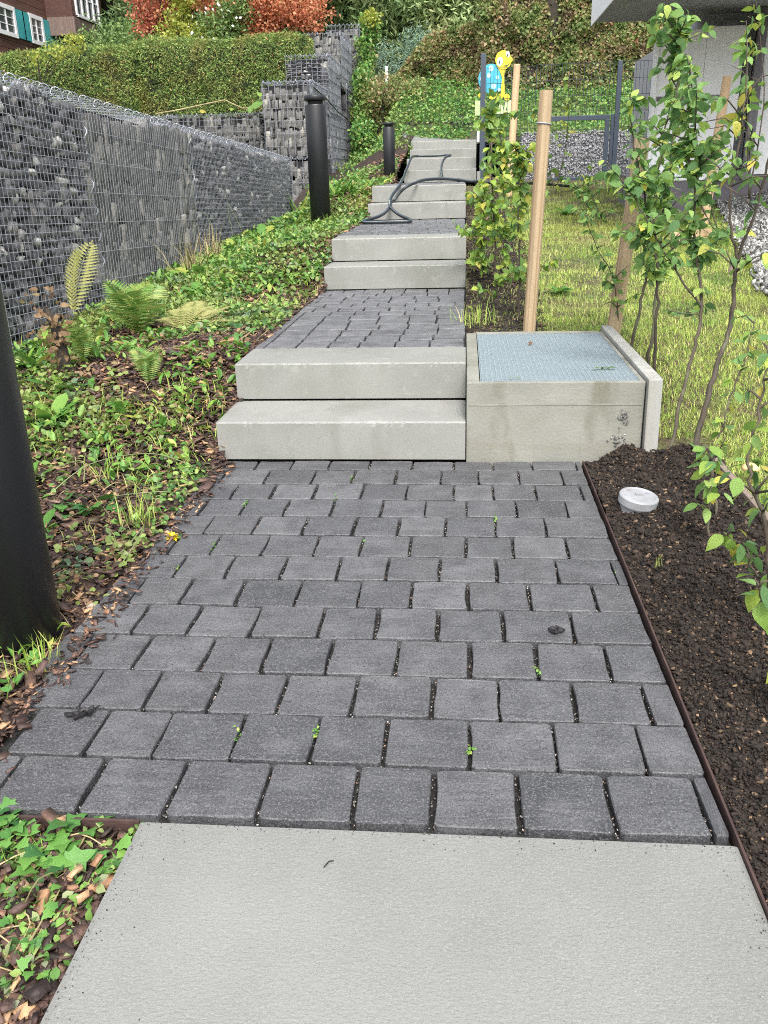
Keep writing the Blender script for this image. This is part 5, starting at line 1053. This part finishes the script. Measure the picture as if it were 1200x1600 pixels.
L = (R.gamma(3, .0062, n)*big+.004)*np.where((x > -1.03) & (y > 1.27), .7, 1); v, f = tile_many(CH, P, rotm(R.normal(0, .3, n), R.normal(0, .3, n), R.uniform(0, 6.28, n)), np.stack([L, L*R.uniform(.2, .6, n), L*R.uniform(.06, .18, n)], -1))
props(link('bark_mulch', npmesh('bm', v, f), M['chip']), kind='stuff')
n = 9000; y = 4+R.random(n)*8; x = R.uniform(.02, .45, n)*np.interp(y, [4.7, 12], [1, 1.4]); k = (y > 4.72); x, y = x[k], y[k]; P = np.stack([x, y, lawn_full(x, y)+.002], -1); n = len(x); L = R.uniform(.01, .04, n)
v, f = tile_many(CH, P, rotm(R.normal(0, .3, n), R.normal(0, .3, n), R.uniform(0, 6.28, n)), np.stack([L, L*.5, L*.3], -1)); props(link('soil_crumbs', npmesh('sc', v, f), M['crumb']), kind='stuff')
# compost crumbs
n = 75000; y = .8+R.random(n)**1.5*2.66; x = R.uniform(.498, 1.0, n); z = soil_z(x, y)+.022*fbm(x, y, 22, 3)+.012*fbm(x, y, 60, 2)
P = np.stack([x, y, z+.001+R.exponential(.002, n)], -1); L = (R.gamma(2.2, .0016, n)+.0012)*np.interp(y, [.8, 3], [.65, 1.05])
v, f = tile_many(CH, P, rotm(R.normal(0, .5, n), R.normal(0, .5, n), R.uniform(0, 6.28, n)), np.stack([L*1.5, L*.8, L*.7], -1)); props(link('compost', npmesh('cp', v, f), M['crumb']), kind='stuff')
# lawn grass
def blades(n, L, fy, fx, cond=None, m='grass', name='lawn_grass'):
    y = fy(n); x = fx(n, y); k = np.ones(len(x), bool)
    dens = .7*fbm(x, y, 1.3, 3)+.6*vn(x, y, 6)+.3*vn(x, y, 19); far = np.interp(y, [3, 8, 10.5, 12.5], [.55, .3, .1, -.25])
    k &= (dens+far+R.normal(0, .22, n)) > .0
    k &= ~((x < .8) & (y < 4.76)) & ~((x < 1.01) & (y < 3.6)) & (x < 1.86+(y-5.6)*.19+.3*(y < 5.6)*4)
    k &= (x > .42) | (R.random(n) < .12)
    x, y = x[k], y[k]; nn = len(x); P = np.stack([x, y, lawn_full(x, y)-.004], -1); Rm = rotm(R.uniform(.25, 1.5, nn), np.zeros(nn), R.uniform(0, 6.28, nn)); s = L*R.uniform(.5, 1.3, nn)*np.interp(y, [3, 12], [.9, 1.25])
    T = (np.array([[-.035,0,0],[.035,0,0],[.028,.5,.05],[0,1,-.12],[-.028,.5,.05]]), np.array([[0,1,2],[0,2,4],[4,2,3]])); v, f = tile(T, P, Rm, s)
    props(link(name, npmesh('lg', v, f), M[m]), kind='stuff')
blades(430000, .038, lambda n: 2.2+R.random(n)**1.35*10.8, lambda n, y: .03+R.random(n)*(1.6+y*.32))
rosette('weed', 'round green weed rosette in the middle of the lawn behind the stake', 'weed', .62, 5.9, 12, .12, 'D', .6, 1.4, z=.38)
rosette('weed', 'light green weed patch in the lawn near the end of the grass', 'weed', 1.05, 9.6, 12, .2, 'D', .8, 1.4, z=.70)
rosette('weed', 'small weed with rounded leaves behind the mushroom', 'weed', 1.09, 2.95, 8, .05, 'D', .8, 1.6, z=.03)
# small loose things
fl = empty('yellow_flower', (-.965, 2.60, .003), 'bright yellow dandelion flower head lying on the left edge of the paving', 'flower')
for k in range(44): link('petal', LM['Y'][k % 5], M['yellow'], fl, loc=(0, 0, .004), rot=(random.uniform(.1, 1.4), 0, k*2.4), scale=(.012, .024, .02))
for c in fl.children:
    if c.name.startswith('petal'): pass
PME = leafmesh('petal', 'ovate', M['yellow'], 2)
for i, c in enumerate(fl.children): c.data = PME[i % 2]
def debris(label, x, y, z, L, n=9, m='debris', name='dead_leaf'):
    b = MB(); a = random.uniform(-.3, .3)
    for k in range(n):
        t_ = k/n*L; p = Vector((t_*math.cos(a)-L/2+random.gauss(0, .003), t_*math.sin(a)+random.gauss(0, .004), .006)); b.tube([p, p+Vector((random.uniform(.008, .02), random.gauss(0, .008), random.uniform(0, .008))), p+Vector((random.uniform(.02, .035), random.gauss(0, .01), 0))], [.005, .006, .001], 5)
    return props(b.out(name, M[m], loc=(x, y, z)), label, 'dead leaf')
debris('crumpled black wet dead leaf on the lower left pavers', -.862, 1.585, .002, .05)
debris('small dark twig piece lying on the pavers at the right', .235, 2.02, .002, .02, 5)
props(MB().tube([(-.235, 1.165, .003), (-.228, 1.178, .004), (-.22, 1.182, .003)], .0012, 5).out('twig', M['debris']), 'tiny dark twig on the foreground slab', 'twig')
for (x, y, s_, lab, key) in ((-1.30, 3.12, .05, 'pale curled leaf on the near mulch left of the yellow leaf', 'dead'), (-1.20, 3.03, .05, 'round yellow leaf lying on the near mulch', 'ylw'), (-1.32, 3.2, .05, 'small yellow leaf standing above the pale curled leaf', 'ylw'), (-1.36, 3.62, .06, 'pale green fallen leaf on the mulch left of the lower steps', 'ylw'),
                        (-.98, 1.68, .035, 'orange-brown bark-like leaf beside the left paver edge', 'dead'), (.02, 5.55, .06, 'pale yellow leaf on the soil right of the second landing', 'ylw'), (.15, 5.3, .06, 'second yellow leaf on the soil left of the square stake', 'ylw')):
    z_ = bz(x, y)+.02 if x < -.97 else float(lawn_z(x, y))+.02; one_leaf(key, (x, y, z_), s_, lab)
def rock(label, x, y, z, s_, m='beige'):
    return props(link('stone', random.choice(SM).copy(), None, None, loc=(x, y, z), rot=[random.uniform(-.4, .4) for _ in range(3)], scale=s_), label, 'stone')
for (x, y, z, s_, lab) in ((-.995, 2.70, .0, (.036, .03, .026), 'small pinkish stone beside the grass tuft and yellow flower'), (-1.05, 2.13, -.005, (.035, .028, .02), 'small grey stone at the left paving edge'), (-.62, 1.225, -.07, (.045, .055, .05), 'brown rounded stone in the corner between the slab and steel edging'),
                        (-2.3, 14.9, .78, (.25, .2, .3), 'beige block of stone beside the iris at the end of the wall'), (-.60, .80, -.12, (.06, .08, .06), 'brown stone at the lower left corner of the slab')):
    o = rock(lab, x, y, z, s_); o.data.materials.clear(); o.data.materials.append(M['beige'])
